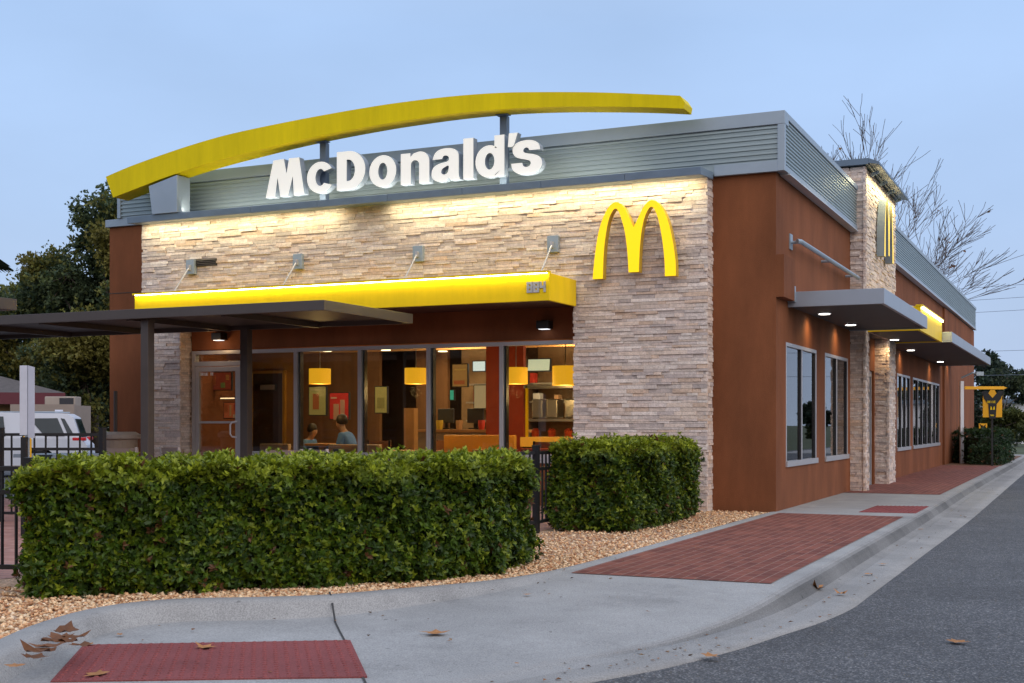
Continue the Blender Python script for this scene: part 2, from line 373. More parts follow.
asph = cr_spline([(2.2,36),(2.2,20),(2.25,8),(2.28,2),(2.27,-1),(2.25,-3.5),(2.24,-5.6),(2.23,-7),(2.22,-7.9),(2.14,-8.6),(2.02,-9.2),(1.91,-9.75),(1.83,-10.05),(1.76,-10.30),(1.65,-10.62),(1.50,-10.95),(1.25,-11.5),(1.0,-12.0),(.66,-12.75),(.25,-13.6)], 6)
def kcol(i, j):  # kerb face darkened in its colour as painted shade, fading out towards the ramp
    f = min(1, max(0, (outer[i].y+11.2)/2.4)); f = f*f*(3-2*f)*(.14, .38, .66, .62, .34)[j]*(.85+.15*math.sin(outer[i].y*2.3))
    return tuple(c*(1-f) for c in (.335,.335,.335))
side = MB(); kerb = MB(); gut = MB()
nI = len(inner)
def ring(mb, rows, colf=None):
    k = len(rows[0]); b = len(mb.v)
    for r in rows: mb.v += [tuple(p) for p in r]
    for i in range(len(rows)-1):
        for j in range(k-1):
            a = b+i*k+j; mb.face((a, a+1, a+k+1, a+k), colf(i, j) if colf else None)
rows_s = []; rows_k = []; rows_g = []
for i in range(nI):
    a, b, c = inner[i], outer[i], asph[i]
    za = zs(a.y) if a.y > -20 else 0; zb = min(zs(b.y*1.0), 0)
    fade = min(1, max(0, (b.y+11.3)/3.0)); fade = fade*fade*(3-2*fade)       # 1 full kerb, 0 flush
    ztop = max(ZR+.008, zb*1.0) if fade > 0 else ZR+.02
    ztop = ztop*fade + (ZR+.022)*(1-fade)
    row = []
    for j in range(9):
        t = j/8; p = a.lerp(b, t)
        tt = max(0, (t-.62)/.38); z = zs(p.y)*(1-tt*tt)+ztop*tt*tt
        row.append((p.x, p.y, z))
    rows_s.append(row)
    jn = min(i+1, nI-1); jp = max(i-1, 0); tg = (outer[jn]-outer[jp]).normalized(); n = Vector((-tg.y, tg.x)); n = n if n.dot(c-b) > 0 else -n
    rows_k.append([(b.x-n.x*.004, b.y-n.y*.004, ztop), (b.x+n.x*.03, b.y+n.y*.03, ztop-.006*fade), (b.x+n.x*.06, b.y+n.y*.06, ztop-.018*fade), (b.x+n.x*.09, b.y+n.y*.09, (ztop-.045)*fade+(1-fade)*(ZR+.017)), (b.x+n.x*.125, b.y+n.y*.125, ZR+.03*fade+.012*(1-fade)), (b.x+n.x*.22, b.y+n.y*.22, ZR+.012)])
    q = b+n*.22
    rows_g.append([(q.x, q.y, ZR+.012), (q.x*.5+c.x*.5, q.y*.5+c.y*.5, ZR+.009), (c.x, c.y, ZR+.006), (c.x+n.x*.004, c.y+n.y*.004, ZR-.02)])
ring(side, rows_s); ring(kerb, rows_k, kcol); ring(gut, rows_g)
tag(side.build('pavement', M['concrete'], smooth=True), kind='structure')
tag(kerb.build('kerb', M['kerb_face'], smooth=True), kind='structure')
tag(gut.build('gutter', concrete('gutter_concrete', (.285,.285,.285)), smooth=True), kind='structure')
# raised kerb round the planting bed
bk = MB(); rows = []
for i, a in enumerate(inner):
    if a.y > .2: continue
    j = min(i+1, nI-1); t = (inner[j]-inner[max(i-1,0)]).normalized(); n = Vector((-t.y, t.x)) # towards pavement
    if n.dot(outer[i]-a) < 0: n = -n
    f = min(1, max(0, (-7.0-a.y)/2.5)); zt = .006+.012*f
    w_ = .045*(1-f)+.13*f
    rows.append([(a.x-n.x*.02, a.y-n.y*.02, -.12), (a.x-n.x*.02, a.y-n.y*.02, zt-.01), (a.x, a.y, zt), (a.x+n.x*(w_), a.y+n.y*w_, zt), (a.x+n.x*(w_+.05), a.y+n.y*(w_+.05), (zt-.02) if f > .1 else zt-.002), (a.x+n.x*(w_+.10), a.y+n.y*(w_+.10), zs(a.y)+.0 if f > .1 else -.002), (a.x+n.x*(w_+.16), a.y+n.y*(w_+.16), zs(a.y)-.01)])
ring(bk, rows)
tag(bk.build('bed_kerb', M['kerb'], smooth=True), kind='structure')
# brick panels, set 4 mm above the slab
m = MB(); ys = np.linspace(-7.72, -.28, 24)
def pav_in(y): return -.02
for a, b in zip(ys[:-1], ys[1:]): m.quad((pav_in(a), a, zs(a)+.005), (1.60, a, zs(a)+.005), (1.60, b, zs(b)+.005), (pav_in(b), b, zs(b)+.005))
tag(m.build('brick_paving', M['paver']), kind='structure')
m = MB(); m.quad((-.115,5.2,.005), (1.48,5.2,.005), (1.46,21.1,.005), (-.115,21.1,.005))
tag(m.build('brick_paving', M['paver']), kind='structure')
# joints in the concrete
j = MB()
def strip(pts, wd, z):
    for a, b in zip(pts[:-1], pts[1:]):
        a = Vector(a); b = Vector(b); n = Vector((-(b-a).y, (b-a).x)).normalized()*wd/2
        za, zb = z(a), z(b)
        j.quad((a.x-n.x, a.y-n.y, za), (a.x+n.x, a.y+n.y, za), (b.x+n.x, b.y+n.y, zb), (b.x-n.x, b.y-n.y, zb))
M['joint'] = mat('expansion_joint', (.045,.045,.045), .9)
zj = lambda p: zs(p.y)+.004
strip([(-1.085,-9.62),(-.98,-9.76),(-.72,-10.11),(-.5,-10.40),(-.30,-10.66),(.08,-11.16),(.47,-11.68)], .013, lambda p: (zs(p.y)+.004 if p.x > -.75 else .02))
strip([(.0,1.0),(1.68,1.1)], .012, zj); strip([(.0,2.9),(1.66,2.9)], .012, zj); strip([(-.1,5.14),(1.64,5.14)], .012, zj)
tag(j.build('pavement_joint', M['joint']), kind='structure')
# tactile warning panels with truncated domes
M['tactile'] = concrete('red_tactile', (.235,.066,.066))
def tactile(A, B, C, D, z, label, nx, ny):
    m = MB(); A, B, C, D = map(Vector, (A, B, C, D))
    m.hexa([(p.x, p.y, z(p)-.02) for p in (A, B, C, D)]+[(p.x, p.y, z(p)+.005) for p in (A, B, C, D)])
    for i in range(nx):
        for k in range(ny):
            u = (i+.5)/nx; v = (k+.5)/ny; p = (A*(1-u)+B*u)*(1-v)+(D*(1-u)+C*u)*v; q = z(p)+.005
            b = len(m.v)
            for r_, h in ((.016, 0), (.010, .006)):
                for t in range(6): m.v.append((p.x+r_*math.cos(t*1.047), p.y+r_*math.sin(t*1.047), q+h))
            for t in range(6): m.face((b+t, b+(t+1) % 6, b+6+(t+1) % 6, b+6+t))
            m.face([b+6+t for t in range(6)])
    o = m.build('tactile_paving', M['tactile']); tag(o, label, 'tactile paving')
tactile((-.99,-12.32), (.40,-11.55), (-.26,-10.66), (-1.60,-11.45), lambda p: zs(p.y)+.003, 'dark red tactile panel with raised domes on the ramp in the foreground', 26, 17)
tactile((.93,.35), (1.66,.45), (1.66,1.95), (.95,1.75), lambda p: .002, 'small red tactile panel in the pavement beyond the brick panel', 12, 24)

# bed, patio
m = MB(); ip = [(p.x-.01, p.y) for p in inner if p.y < .1]
ctr = [(-2.3,-.2),(-2.3,-3),(-2.4,-5.5),(-2.6,-8),(-4.2,-10.2),(-8,-12.2),(-14,-13)]
po = ip + [(-.9,-16),(-14,-16),(-14,-9.8),(-4.3,-9.75),(-2.1,-4.4),(-2.1,.0)]
tr = tessellate_polygon([[Vector((x, y, 0)) for x, y in po]]); b = len(m.v); m.v += [(x, y, -.012) for x, y in po]
for t in tr: m.face([b+i for i in t])
tag(m.build('planting_bed', M['gravelbase']), kind='structure')
m = MB(); m.quad((-12.45,-9.9,-.008), (-3.95,-9.9,-.008), (-1.85,-4.3,-.008), (-12.45,-4.3,-.008)); m.quad((-12.45,-4.3,-.008), (-1.85,-4.3,-.008), (-1.85,.4,-.008), (-12.45,.4,-.008))
tag(m.build('patio', M['patio']), kind='structure')
m = MB(); m.quad((-.1,21.12,.006), (1.5,21.12,.006), (1.5,34,.006), (-.1,34,.006))
tag(m.build('mulch_bed', M['soil']), kind='structure')

def inpoly(x, y, P):
    c = False; n = len(P)
    for i in range(n):
        (x1, y1), (x2, y2) = P[i], P[i-1]
        if (y1 > y) != (y2 > y) and x < (x2-x1)*(y-y1)/(y2-y1)+x1: c = not c
    return c
def stones(n, gen, smin, smax, pal, name, z):
    oc = np.array([(1,0,0),(0,1,0),(-1,0,0),(0,-1,0),(0,0,1),(0,0,-1)], float)
    fc = np.array([(0,1,4),(1,2,4),(2,3,4),(3,0,4),(1,0,5),(2,1,5),(3,2,5),(0,3,5)])
    V = []; F = []; C = []
    for i in range(n):
        x, y = gen(); s = U(smin, smax)
        v = oc*np.array([s*U(.7,1.4), s*U(.6,1.1), s*U(.35,.7)]) + RNG.normal(0, s*.18, (6,3))
        a = U(0, 6.28); ca, sa = math.cos(a), math.sin(a)
        t = U(-.5,.5); ct, st = math.cos(t), math.sin(t)
        v = v @ np.array([[ct,0,st],[0,1,0],[-st,0,ct]]) @ np.array([[ca,sa,0],[-sa,ca,0],[0,0,1]])
        v += (x, y, z+s*.25+U(0,.012)); V.append(v); F.append(fc+6*i); c = np.array(random.choice(pal))*U(.75,1.2); C.append(np.repeat(c[None], 8, 0))
    return np_mesh(name, np.vstack(V), np.vstack(F), np.vstack(C), M['gravel'])
ipp = [p for p in inner if p.y < 0]
def gen_gravel():
    while True:
        p = random.choice(ipp); i = ipp.index(p); k = min(i+1, len(ipp)-1); q = ipp[k]; t = U(0,1)
        b = p.lerp(q, t); n = (ipp[k]-ipp[max(k-1,0)]).normalized(); n = Vector((-n.y, n.x))
        if n.dot(outer[inner.index(p)]-p) > 0: n = -n
        r = b+n*(U(0,1)**1.3*1.5+.02)
        if r.x < -3.6 or (r.y > -4.2 and r.x < -1.9): continue
        return r.x, r.y
pal = [(.76,.49,.28),(.82,.60,.37),(.70,.42,.22),(.86,.68,.48),(.60,.33,.17),(.80,.55,.33),(.46,.22,.11)]
tag(stones(24000, gen_gravel, .009, .022, pal, 'gravel', -.012), 'pale orange stone chips covering the bed around the hedges', 'gravel', kind='stuff')

# ================================================================== BUILDING
B = thing('restaurant_building', (0,0,0), 'brown and stone fast food restaurant with corrugated metal parapet', 'restaurant')
STP = [(.72,.60,.53),(.66,.55,.48),(.74,.65,.59),(.64,.53,.48),(.58,.50,.47),(.70,.58,.50),(.76,.68,.63),(.66,.58,.54),(.52,.45,.43),(.64,.49,.39),(.70,.61,.57)]
def stone_face(m, p0, ud, nd, length, z0, z1, holes=(), over=.012, jit=0., cmin=.030, cmax=.060, lmin=.10, lmax=.42, depth=.024):
    """courses of individual ledge stones along ud, standing out along nd; holes = (u0, u1, z0, z1)"""
    ud = Vector(ud); nd = Vector(nd); p0 = Vector(p0); z = z0
    while z < z1-.02:
        h = min(U(cmin, cmax), z1-z); u = -U(0,.3)
        if z1-z-h < .03: h = z1-z
        while u < length:
            l = U(lmin, lmax); a = max(u, -over*U(0,1)); b = min(u+l, length+over*U(0,1)); u += l
            if b-a < .03: continue
            segs = [(a, b)]
            for hu0, hu1, hz0, hz1 in holes:
                if z+h*.5 > hz0 and z+h*.5 < hz1:
                    ns = []
                    for s0, s1 in segs:
                        if s1 <= hu0 or s0 >= hu1: ns.append((s0, s1)); continue
                        if s0 < hu0: ns.append((s0, hu0+U(-.0,.012)))
                        if s1 > hu1: ns.append((hu1-U(0,.012), s1))
                    segs = ns
            split = U(0,1) < .25 and h > .06
            for s0, s1 in segs:
                if s1-s0 < .03: continue
                for zz0, zz1 in (((z, z+h*.5), (z+h*.5, z+h)) if split else ((z, z+h),)):
                    d = U(.002, depth); c = random.choice(STP); k = U(.86,1.12); c = (c[0]*k, c[1]*k, c[2]*k)
                    g = .0016; q0 = p0+ud*(s0+g); q1 = p0+ud*(s1-g); e = U(0,.004)
                    m.hexa([q0+nd*-.02+Vector((0,0,zz0+g+jit)), q1+nd*-.02+Vector((0,0,zz0+g+jit)), q1+nd*(d+e)+Vector((0,0,zz0+g+jit)), q0+nd*d+Vector((0,0,zz0+g+jit)),
                            q0+nd*-.02+Vector((0,0,zz1-g+jit)), q1+nd*-.02+Vector((0,0,zz1-g+jit)), q1+nd*d+Vector((0,0,zz1-g+jit)), q0+nd*(d+U(-.003,.003))+Vector((0,0,zz1-g+jit))], c, 0)
        z += h
XL, XR, YS = -10.87, -.99, -.37        # stone block of the front
OX0, OX1, OZ = -10.06, -2.96, 3.0      # opening of the shopfront
core = MB(); g = .0
core.box(XL+.03, OX0-.03, YS+.03, 0, -.1, 4.56, mi=1); core.box(OX1+.03, XR-.03, YS+.03, 0, -.1, 4.56, mi=1); core.box(OX0-.03, OX1+.03, YS+.03, 0, OZ+.03, 4.56, mi=1)
core.c = [None]*len(core.f)
stone_face(core, (XL,YS+.03,0), (1,0,0), (0,-1,0), XR-XL, -.06, 4.6, holes=[(OX0-XL, OX1-XL, -1, OZ), (-9.86-XL, -9.30-XL, 3.82, 3.93)])
stone_face(core, (XR-.03,YS+.03,0), (0,1,0), (1,0,0), .34, -.06, 4.6, jit=.0013, lmin=.1, lmax=.34)
stone_face(core, (XL+.03,YS+.03,0), (0,1,0), (-1,0,0), .34, -.06, 4.6, jit=.0013, lmin=.1, lmax=.34)
stone_face(core, (OX0-.03,YS+.03,0), (0,1,0), (1,0,0), .30, -.06, OZ, jit=.0013, lmin=.1, lmax=.32)
stone_face(core, (OX1+.03,YS+.03,0), (0,1,0), (-1,0,0), .30, -.06, OZ, jit=.0013, lmin=.1, lmax=.32)
core.build('stone_wall', [M['stone'], M['stone_core']], B)
# stucco
WT = .22
def wall_y(m, x0, x1, y0, y1, z0, z1, holes):
    """wall along x with rectangular holes (x0,x1,z0,z1), sorted"""
    x = x0
    for a, b, c, d in holes:
        m.box(x, a, y0, y1, z0, z1); m.box(a, b, y0, y1, z0, c); m.box(a, b, y0, y1, d, z1); x = b
    m.box(x, x1, y0, y1, z0, z1)
def wall_x(m, y0, y1, x0, x1, z0, z1, holes):
    y = y0
    for a, b, c, d in holes:
        m.box(x0, x1, y, a, z0, z1); 
        if c > z0: m.box(x0, x1, a, b, z0, c)
        m.box(x0, x1, a, b, d, z1); y = b
    m.box(x0, x1, y, y1, z0, z1)
m = MB()
m.box(-11.9, OX0-.001, -.001, .2, -.12, 4.66)
m.box(OX1+.001, -.12, -.001, .2, -.12, 4.66)
m.box(OX0-.001, OX1+.001, -.045, .2, 2.45, 4.66)
m.build('front_stucco_wall', M['stucco'], B)
WIN = [(.62,2.80),(3.50,5.62),(11.9,14.15),(14.70,20.6)]
m = MB(); wall_x(m, .2, 31.8, -.12-WT, -.12, -.12, 4.66, [(WIN[0][0],WIN[0][1],.62,2.36),(WIN[1][0],WIN[1][1],.62,2.36),(6.3,8.6,-.12,2.25),(WIN[2][0],WIN[2][1],.62,2.34),(WIN[3][0],WIN[3][1],.62,2.34)])
m.build('side_stucco_wall', M['stucco'], B)
m = MB(); m.box(-.125, -.01, -.0005, .72, 2.94, 3.52); m.build('pilaster', M['stucco'], B)
m = MB(); m.box(-.13, -.06, 21.5, 31.79, -.1, 4.6); m.build('pilaster', M['stucco'], B)
m = MB(); m.box(-11.9, -11.68, .2, 31.8, -.12, 4.66); m.box(-11.68, -.34, 31.58, 31.8, -.12, 4.66)
m.build('rear_stucco_wall', M['stucco'], B)
m = MB(); m.box(-11.9, XL-.001, -.006, -.0015, 3.49, 3.502); m.build('control_joint', M['joint'], B)
# parapet with corrugated sheet
def corrug(m, a, b, nrm, z0, z1, pitch, amp):
    a = Vector(a); b = Vector(b); n = Vector(nrm); rows = []; k = int((z1-z0)/pitch); pz = (z1-z0)/k
    prof = []
    for i in range(k):
        for t, o in ((0,0),(.22,0),(.36,1),(.74,1),(.90,0)): prof.append((z0+(i+t)*pz, o*amp))
    prof.append((z1, 0)); base = len(m.v)
    for z, o in prof: m.v += [tuple(a+n*o+Vector((0,0,z))), tuple(b+n*o+Vector((0,0,z)))]
    for i in range(len(prof)-1): q = base+2*i; m.face((q, q+1, q+3, q+2))
m = MB()
corrug(m, (-11.60,-.055,0), (-.03,-.055,0), (0,-1,0), 4.80, 5.28, .066, .02)
corrug(m, (-.012,-.03,0), (-.012,5.83,0), (1,0,0), 4.74, 5.37, .050, .018)
corrug(m, (-.012,9.74,0), (-.012,31.76,0), (1,0,0), 4.74, 5.37, .050, .018)
m.box(-11.6, -.02, -.05, .1, 4.67, 5.44); m.box(-.17, -.014, .1, 5.84, 4.67, 5.44); m.box(-.17, -.014, 9.72, 31.78, 4.67, 5.44)
m.box(-11.62, -11.5, .1, 31.78, 4.67, 5.44); m.box(-11.5, -.17, 31.6, 31.78, 4.67, 5.44)
m.build('corrugated_parapet', M['corr'], B, recalc=False)
m = MB()
m.box(-11.655, .02, -.09, .16, 5.285, 5.465); m.box(-.08, .018, -.088, .0, 4.65, 5.284); m.box(-11.655, -11.585, -.088, .0, 4.79, 5.284)
m.box(-.965, .016, -.084, -.02, 4.645, 4.795)
m.box(-11.95, -10.89, -.057, .10, 4.658, 4.786)
m.box(-.2, .022, .161, 5.84, 5.375, 5.462); m.box(-.2, .022, 9.70, 31.8, 5.375, 5.462)
m.box(-.11, .012, .001, 5.84, 4.655, 4.737); m.box(-.11, .012, 9.70, 31.8, 4.655, 4.737)
m.box(-11.66, -11.4, .161, 31.8, 5.38, 5.46)
m.build('parapet_trim', M['steel'], B, bevel=.004)
m = MB()
for y0, y1 in ((0.2,5.84),(9.7,31.8)): m.box(-.11, .03, y0, y1, 4.637, 4.654)
m.build('drip_edge', mat('pale_flashing', (.55,.60,.66), .4, .3), B)
m = MB(); m.box(-11.6, -.3, .2, 31.5, 4.70, 4.78); m.build('roof', M['roof'], B)
# ledge over the stone
m = MB(); x = XL-.01; k = 0
while x < XR-.03:
    x1 = min(x+1.26, XR+.02); m.hexa([(x+.003,-.70,4.56),(x1-.003,-.70,4.56),(x1-.003,-.1,4.60),(x+.003,-.1,4.60),(x+.003,-.72,4.665),(x1-.003,-.72,4.665),(x1-.003,-.091,4.70),(x+.003,-.091,4.70)]); x = x1
m.build('ledge', mat('ledge_metal', (.20,.28,.38), .45, .2), B, bevel=.004)
# louver vent
m = MB()
m.box(-9.87, -9.29, -.36, -.33, 3.815, 3.935)
m.build('vent_recess', M['alu_dark'], B)
m = MB()
for i in range(4): m.hexa([(-9.86,-.385,3.825+i*.028),(-9.30,-.385,3.825+i*.028),(-9.30,-.362,3.845+i*.028),(-9.86,-.362,3.845+i*.028),(-9.86,-.385,3.829+i*.028),(-9.30,-.385,3.829+i*.028),(-9.30,-.362,3.849+i*.028),(-9.86,-.362,3.849+i*.028)])
m.build('vent', M['bronze'], B)

# front awning (yellow), hangers
AX0, AX1, AY, AZ0, AZ1 = -10.12, -2.90, -1.38, 2.885, 3.29
m = MB()
m.box(AX0, AX1, AY, AY+.05, AZ0, AZ1-.03); m.box(AX1-.05, AX1, AY+.051, -.40, AZ0, AZ1-.03); m.box(AX0, AX0+.05, AY+.051, -.40, AZ0, AZ1-.03)
aw = m.build('awning', M['yellow'], B, bevel=.004)
m = MB(); m.box(AX0-.02, AX1+.0, AY-.035, AY+.051, AZ1-.029, AZ1); m.box(AX0+.05, AX1-.05, AY+.052, -.38, AZ1-.12, AZ1-.08)
m.build('awning_top', M['yellow'], aw)
m = MB(); m.box(AX0+.051, AX1-.051, AY+.052, -.05, AZ0+.03, AZ0+.06); m.build('soffit', mat('brown_soffit', (.10,.04,.025), .6), aw)
m = MB(); m.box(AX0+.03, AX1-.03, AY-.030, AY-.016, AZ1-.036, AZ1-.030)
m.build('light_strip', emat('strip_light', (1,.86,.3), 60), aw)
for x, z in ((-9.79,3.81),(-7.66,3.785),(-5.48,3.785),(-3.26,3.80)):
    m = MB(); m.box(x-.085, x+.085, -.425, -.35, z-.12, z+.12); h = m.build('hanger_plate', M['steel'], B, bevel=.004)
    m = MB(); m.box(x-.02, x+.02, -.47, -.425, z-.06, z+.03); m.tube([(x,-.46,z-.03), (x,-.95,3.21)], .013, 8); m.build('hanger_rod', M['alu'], h)
# address digits on the awning
def stroke_text(m, txt, x, z, hgt, to3, sw, adv=.72):
    seg = {'a':((0,1),(1,1)),'b':((1,1),(1,.5)),'c':((1,.5),(1,0)),'d':((0,0),(1,0)),'e':((0,.5),(0,0)),'f':((0,1),(0,.5)),'g':((0,.5),(1,.5))}
    D = {'8':'abcdefg','4':'fgbc','O':'abcdef','U':'bcdef','T':'at','D':'abcdef','P':'abefg','E':'adefg','N':'befcn','I':'t','R':'abefgr','V':'bcefd','L':'def','H':'bcefg','9':'abcfg','G':'acdef'}
    for ch in txt:
        wd = hgt*.5
        for s in D.get(ch, ''):
            if s == 't': p, q = (.5,1), (.5,0)
            elif s == 'r': p, q = (.4,.5), (1,0)
            elif s == 'n': p, q = (0,1), (1,0)
            else: p, q = seg[s]
            dx, dz = (q[0]-p[0])*wd, (q[1]-p[1])*hgt; l = math.hypot(dx, dz); nx, nz = -dz/l*sw/2, dx/l*sw/2; ex, ez = dx/l*sw/2, dz/l*sw/2
            P = [(x+p[0]*wd-ex+nx, z+p[1]*hgt-ez+nz), (x+q[0]*wd+ex+nx, z+q[1]*hgt+ez+nz), (x+q[0]*wd+ex-nx, z+q[1]*hgt+ez-nz), (x+p[0]*wd-ex-nx, z+p[1]*hgt-ez-nz)]
            k = random.uniform(0, .0008)
            m.poly(P, [], to3, -k, .012)
        x += hgt*adv
ad = MB(); stroke_text(ad, '884', -3.22, 3.015, .115, lambda x, z, d: (x, AY-.013+d, z), .032, .84)
tag(ad.build('address_number', mat('pale_number', (.42,.42,.44), .5)), 'grey house number 884 on the yellow awning face', 'number sign')

# shopfront: frames and panes
GY = -.05
def window(x0, x1, z0, z1, name='window'):
    """front window between mullion centre lines"""
    m = MB(); hw = .03
    m.box(x0, x0+hw, GY-.05, GY+.06, z0, z1); m.box(x1-hw, x1, GY-.05, GY+.06, z0, z1)
    m.box(x0+hw, x1-hw, GY-.05, GY+.06, z1-.06, z1); m.box(x0+hw, x1-hw, GY-.06, GY+.06, z0, z0+.13)
    f = m.build(name, M['alu'], B, bevel=.003)
    m = MB(); m.box(x0+hw, x1-hw, GY-.004, GY+.004, z0+.13, z1-.06); m.build('pane', M['glass'], f)
    m = MB(); m.box(x0+hw, x0+hw+.03, GY+.008, GY+.10, z0+.13, z1-.06); m.build('frame_lining', M['alu_dark'], f); m = MB(); m.box(x1-hw-.03, x1-hw, GY+.008, GY+.10, z0+.13, z1-.06); m.build('frame_lining', M['alu_dark'], f)
    return f
MX = [-8.95,-7.925,-6.712,-5.478,-4.233,OX1]
for a, b in zip(MX[:-1], MX[1:]): window(a+.001, b-.001, .62, 2.43)
m = MB(); m.box(MX[0], OX1, GY-.03, .15, -.1, .615); m.build('sill_wall', M['stucco'], B)
# door with transom
dx0, dx1 = -10.02, -8.955
m = MB(); m.box(dx0, dx0+.07, GY-.05, GY+.06, -.02, 2.43); m.box(dx1-.06, dx1, GY-.05, GY+.06, -.02, 2.43); m.box(dx0+.07, dx1-.06, GY-.05, GY+.06, 2.37, 2.43); m.box(dx0+.07, dx1-.06, GY-.05, GY+.06, 2.17, 2.25)
dr = m.build('door', M['alu'], B, bevel=.003)
m = MB(); m.box(dx0+.07, dx1-.06, GY-.004, GY+.004, 2.25, 2.37); m.build('pane', M['glass'], dr)
m = MB(); a, b = dx0+.075, dx1-.065
m.box(a, a+.075, GY-.045, GY+.0, .0, 2.16); m.box(b-.10, b, GY-.045, GY+.0, .0, 2.16); m.box(a+.075, b-.10, GY-.045, GY, 2.08, 2.16); m.box(a+.075, b-.10, GY-.045, GY, .0, .22); m.box(a+.075, b-.10, GY-.04, GY-.01, 1.21, 1.245)
m.build('door_leaf', M['alu'], dr, bevel=.003)
m = MB(); m.box(a+.075, b-.10, GY-.025, GY-.017, .22, 2.08); m.build('pane', M['glass'], dr)
m = MB(); hx = b-.13; m.tube([(hx+.07,GY-.05,1.24),(hx,GY-.09,1.23),(hx-.02,GY-.11,1.19),(hx-.02,GY-.11,1.03),(hx,GY-.09,.99),(hx+.07,GY-.05,.98)], .014, 8); m.build('handle', M['white'], dr, smooth=True)
m = MB(); stroke_text(m, 'DRIVE', a+.10, 2.02, .04, lambda x, z, d: (x, GY-.03+d*.2, z), .010, .78); m.build('door_lettering', M['white'], dr); m = MB(); stroke_text(m, 'IN', a+.30, 2.02, .04, lambda x, z, d: (x, GY-.03+d*.2, z), .010, .78)
m.build('door_lettering', M['white'], dr)
# wall lamps beneath the awning
for x in (-9.42, -3.51):
    m = MB(); m.box(x-.10, x+.10, -.22, -.046, 2.60, 2.72); wl = m.build('wall_lamp', M['black'], B, bevel=.01)
    m = MB(); m.box(x-.07, x+.07, -.20, -.08, 2.592, 2.598); m.build('diffuser', emat('lamp_diffuser', (.9,.95,1), 1.2), wl)
point((-9.45,-.35,2.50), 2.2, (1,.6,.25), .05)

# ---- right side: windows
def side_window(y0, y1, z0, z1, n, slat=False):
    m = MB(); X = -.12; f = .055
    m.box(X-.09, X+.003, y0, y1, z1-f, z1); m.box(X-.09, X+.03, y0-.02, y1+.02, z0-.03, z0+.05)
    ys_ = [y0+(y1-y0)*i/n for i in range(n+1)]
    for i, y in enumerate(ys_):
        a = y if i == 0 else y-f/2; b = y if i == n else y+f/2
        if i == 0: b = y+f
        if i == n: a = y-f
        m.box(X-.09, X+.002, a, b, z0+.05, z1-f)
    fr = m.build('side_window', M['alu'], B, bevel=.003)
    m = MB(); m.box(X-.036, X-.030, y0+f, y1-f, z0+.05, z1-f); m.build('pane', M['glass_side'], fr)
    for i in range(1, n+1):
        m = MB(); y = ys_[i]-(f if i == n else f/2); m.box(X-.029, X-.004, y-.03, y-.003, z0+.05, z1-f); m.build('frame_lining', M['alu_dark'], fr)
    return fr
side_window(WIN[0][0], WIN[0][1], .62, 2.36, 2); side_window(WIN[1][0], WIN[1][1], .62, 2.36, 2)
for a, b, n in ((WIN[2][0], WIN[2][1], 3), (WIN[3][0], WIN[3][1], 6)):
    fr = side_window(a, b, .62, 2.34, n)
    m = MB(); y = a+.1
    while y < b-.1: m.quad((-.30,y,.70), (-.24,y+.07,.70), (-.24,y+.07,2.28), (-.30,y,2.28)); y += .10
    m.build('blind', mat('blind_slats', (.75,.73,.70), .6), fr)
# ---- stone tower with two pillars and a door between them
TX = .16
tw = MB()
tw.box(-.15, TX-.03, 5.88, 9.69, 2.9, 5.78, mi=1); tw.box(-.15, TX-.03, 5.88, 6.17, -.1, 2.899, mi=1); tw.box(-.15, TX-.03, 8.72, 9.69, -.1, 2.899, mi=1)
tw.c = [None]*len(tw.f)
stone_face(tw, (TX-.03,5.85,0), (0,1,0), (1,0,0), 3.87, -.06, 5.8, holes=[(.35,2.85,-1,2.88)])
for y, l, z0, z1 in ((5.88,.31,-.06,5.8),(8.72,.31,-.06,2.88),): stone_face(tw, (-.12,y,0), (1,0,0), (0,-1,0), .28, z0, z1, jit=.0013, lmin=.1, lmax=.3)
stone_face(tw, (-.12,6.17,0), (1,0,0), (0,1,0), .28, -.06, 2.88, jit=.0013, lmin=.1, lmax=.3)
stone_face(tw, (-.4,5.88,0), (1,0,0), (0,-1,0), .28, 4.75, 5.8, jit=.0017, lmin=.1, lmax=.3)
tw.box(-2.0, -.14, 5.89, 9.68, 4.8, 5.78, mi=1)
tw.build('stone_tower', [M['stone'], M['stone_core']], B)
m = MB(); m.box(-2.05, TX+.05, 5.78, 9.78, 5.82, 5.93)
m.hexa([(TX+.051,5.78,5.84),(.40,5.78,5.80),(.40,9.78,5.80),(TX+.051,9.78,5.84),(TX+.051,5.78,5.93),(.40,5.78,5.85),(.40,9.78,5.85),(TX+.051,9.78,5.93)])
for y in (6.2,7.2,8.2,9.2): m.bar((TX+.04,y,5.70), (.33,y,5.748), .05, .06)
m.build('tower_cap', M['steel_dark'], B, bevel=.004)
area((.30,7.75,5.66), 3.6, 24, (1,.88,.45), (-.35,0,-1), sy=.05)
# entrance door between the pillars
m = MB(); m.box(-.24, -.16, 6.35, 6.42, -.02, 2.24); m.box(-.24, -.16, 8.50, 8.57, -.02, 2.24); m.box(-.24, -.16, 6.42, 8.50, 2.14, 2.24); m.box(-.24, -.16, 7.42, 7.50, -.02, 2.14); m.box(-.22, -.18, 6.42, 8.5, 0, .2)
sd = m.build('door', M['alu'], B); m = MB(); m.box(-.204, -.196, 6.42, 8.5, .2, 2.14); m.build('pane', M['glass_side'], sd)
m = MB(); m.tube([(-.16,7.35,1.2),(-.11,7.35,1.18),(-.11,7.35,.95),(-.16,7.35,.93)], .013, 6); m.build('handle', M['alu'], sd); m = MB(); m.tube([(-.16,7.57,1.2),(-.11,7.57,1.18),(-.11,7.57,.95),(-.16,7.57,.93)], .013, 6); m.build('handle', M['alu'], sd)
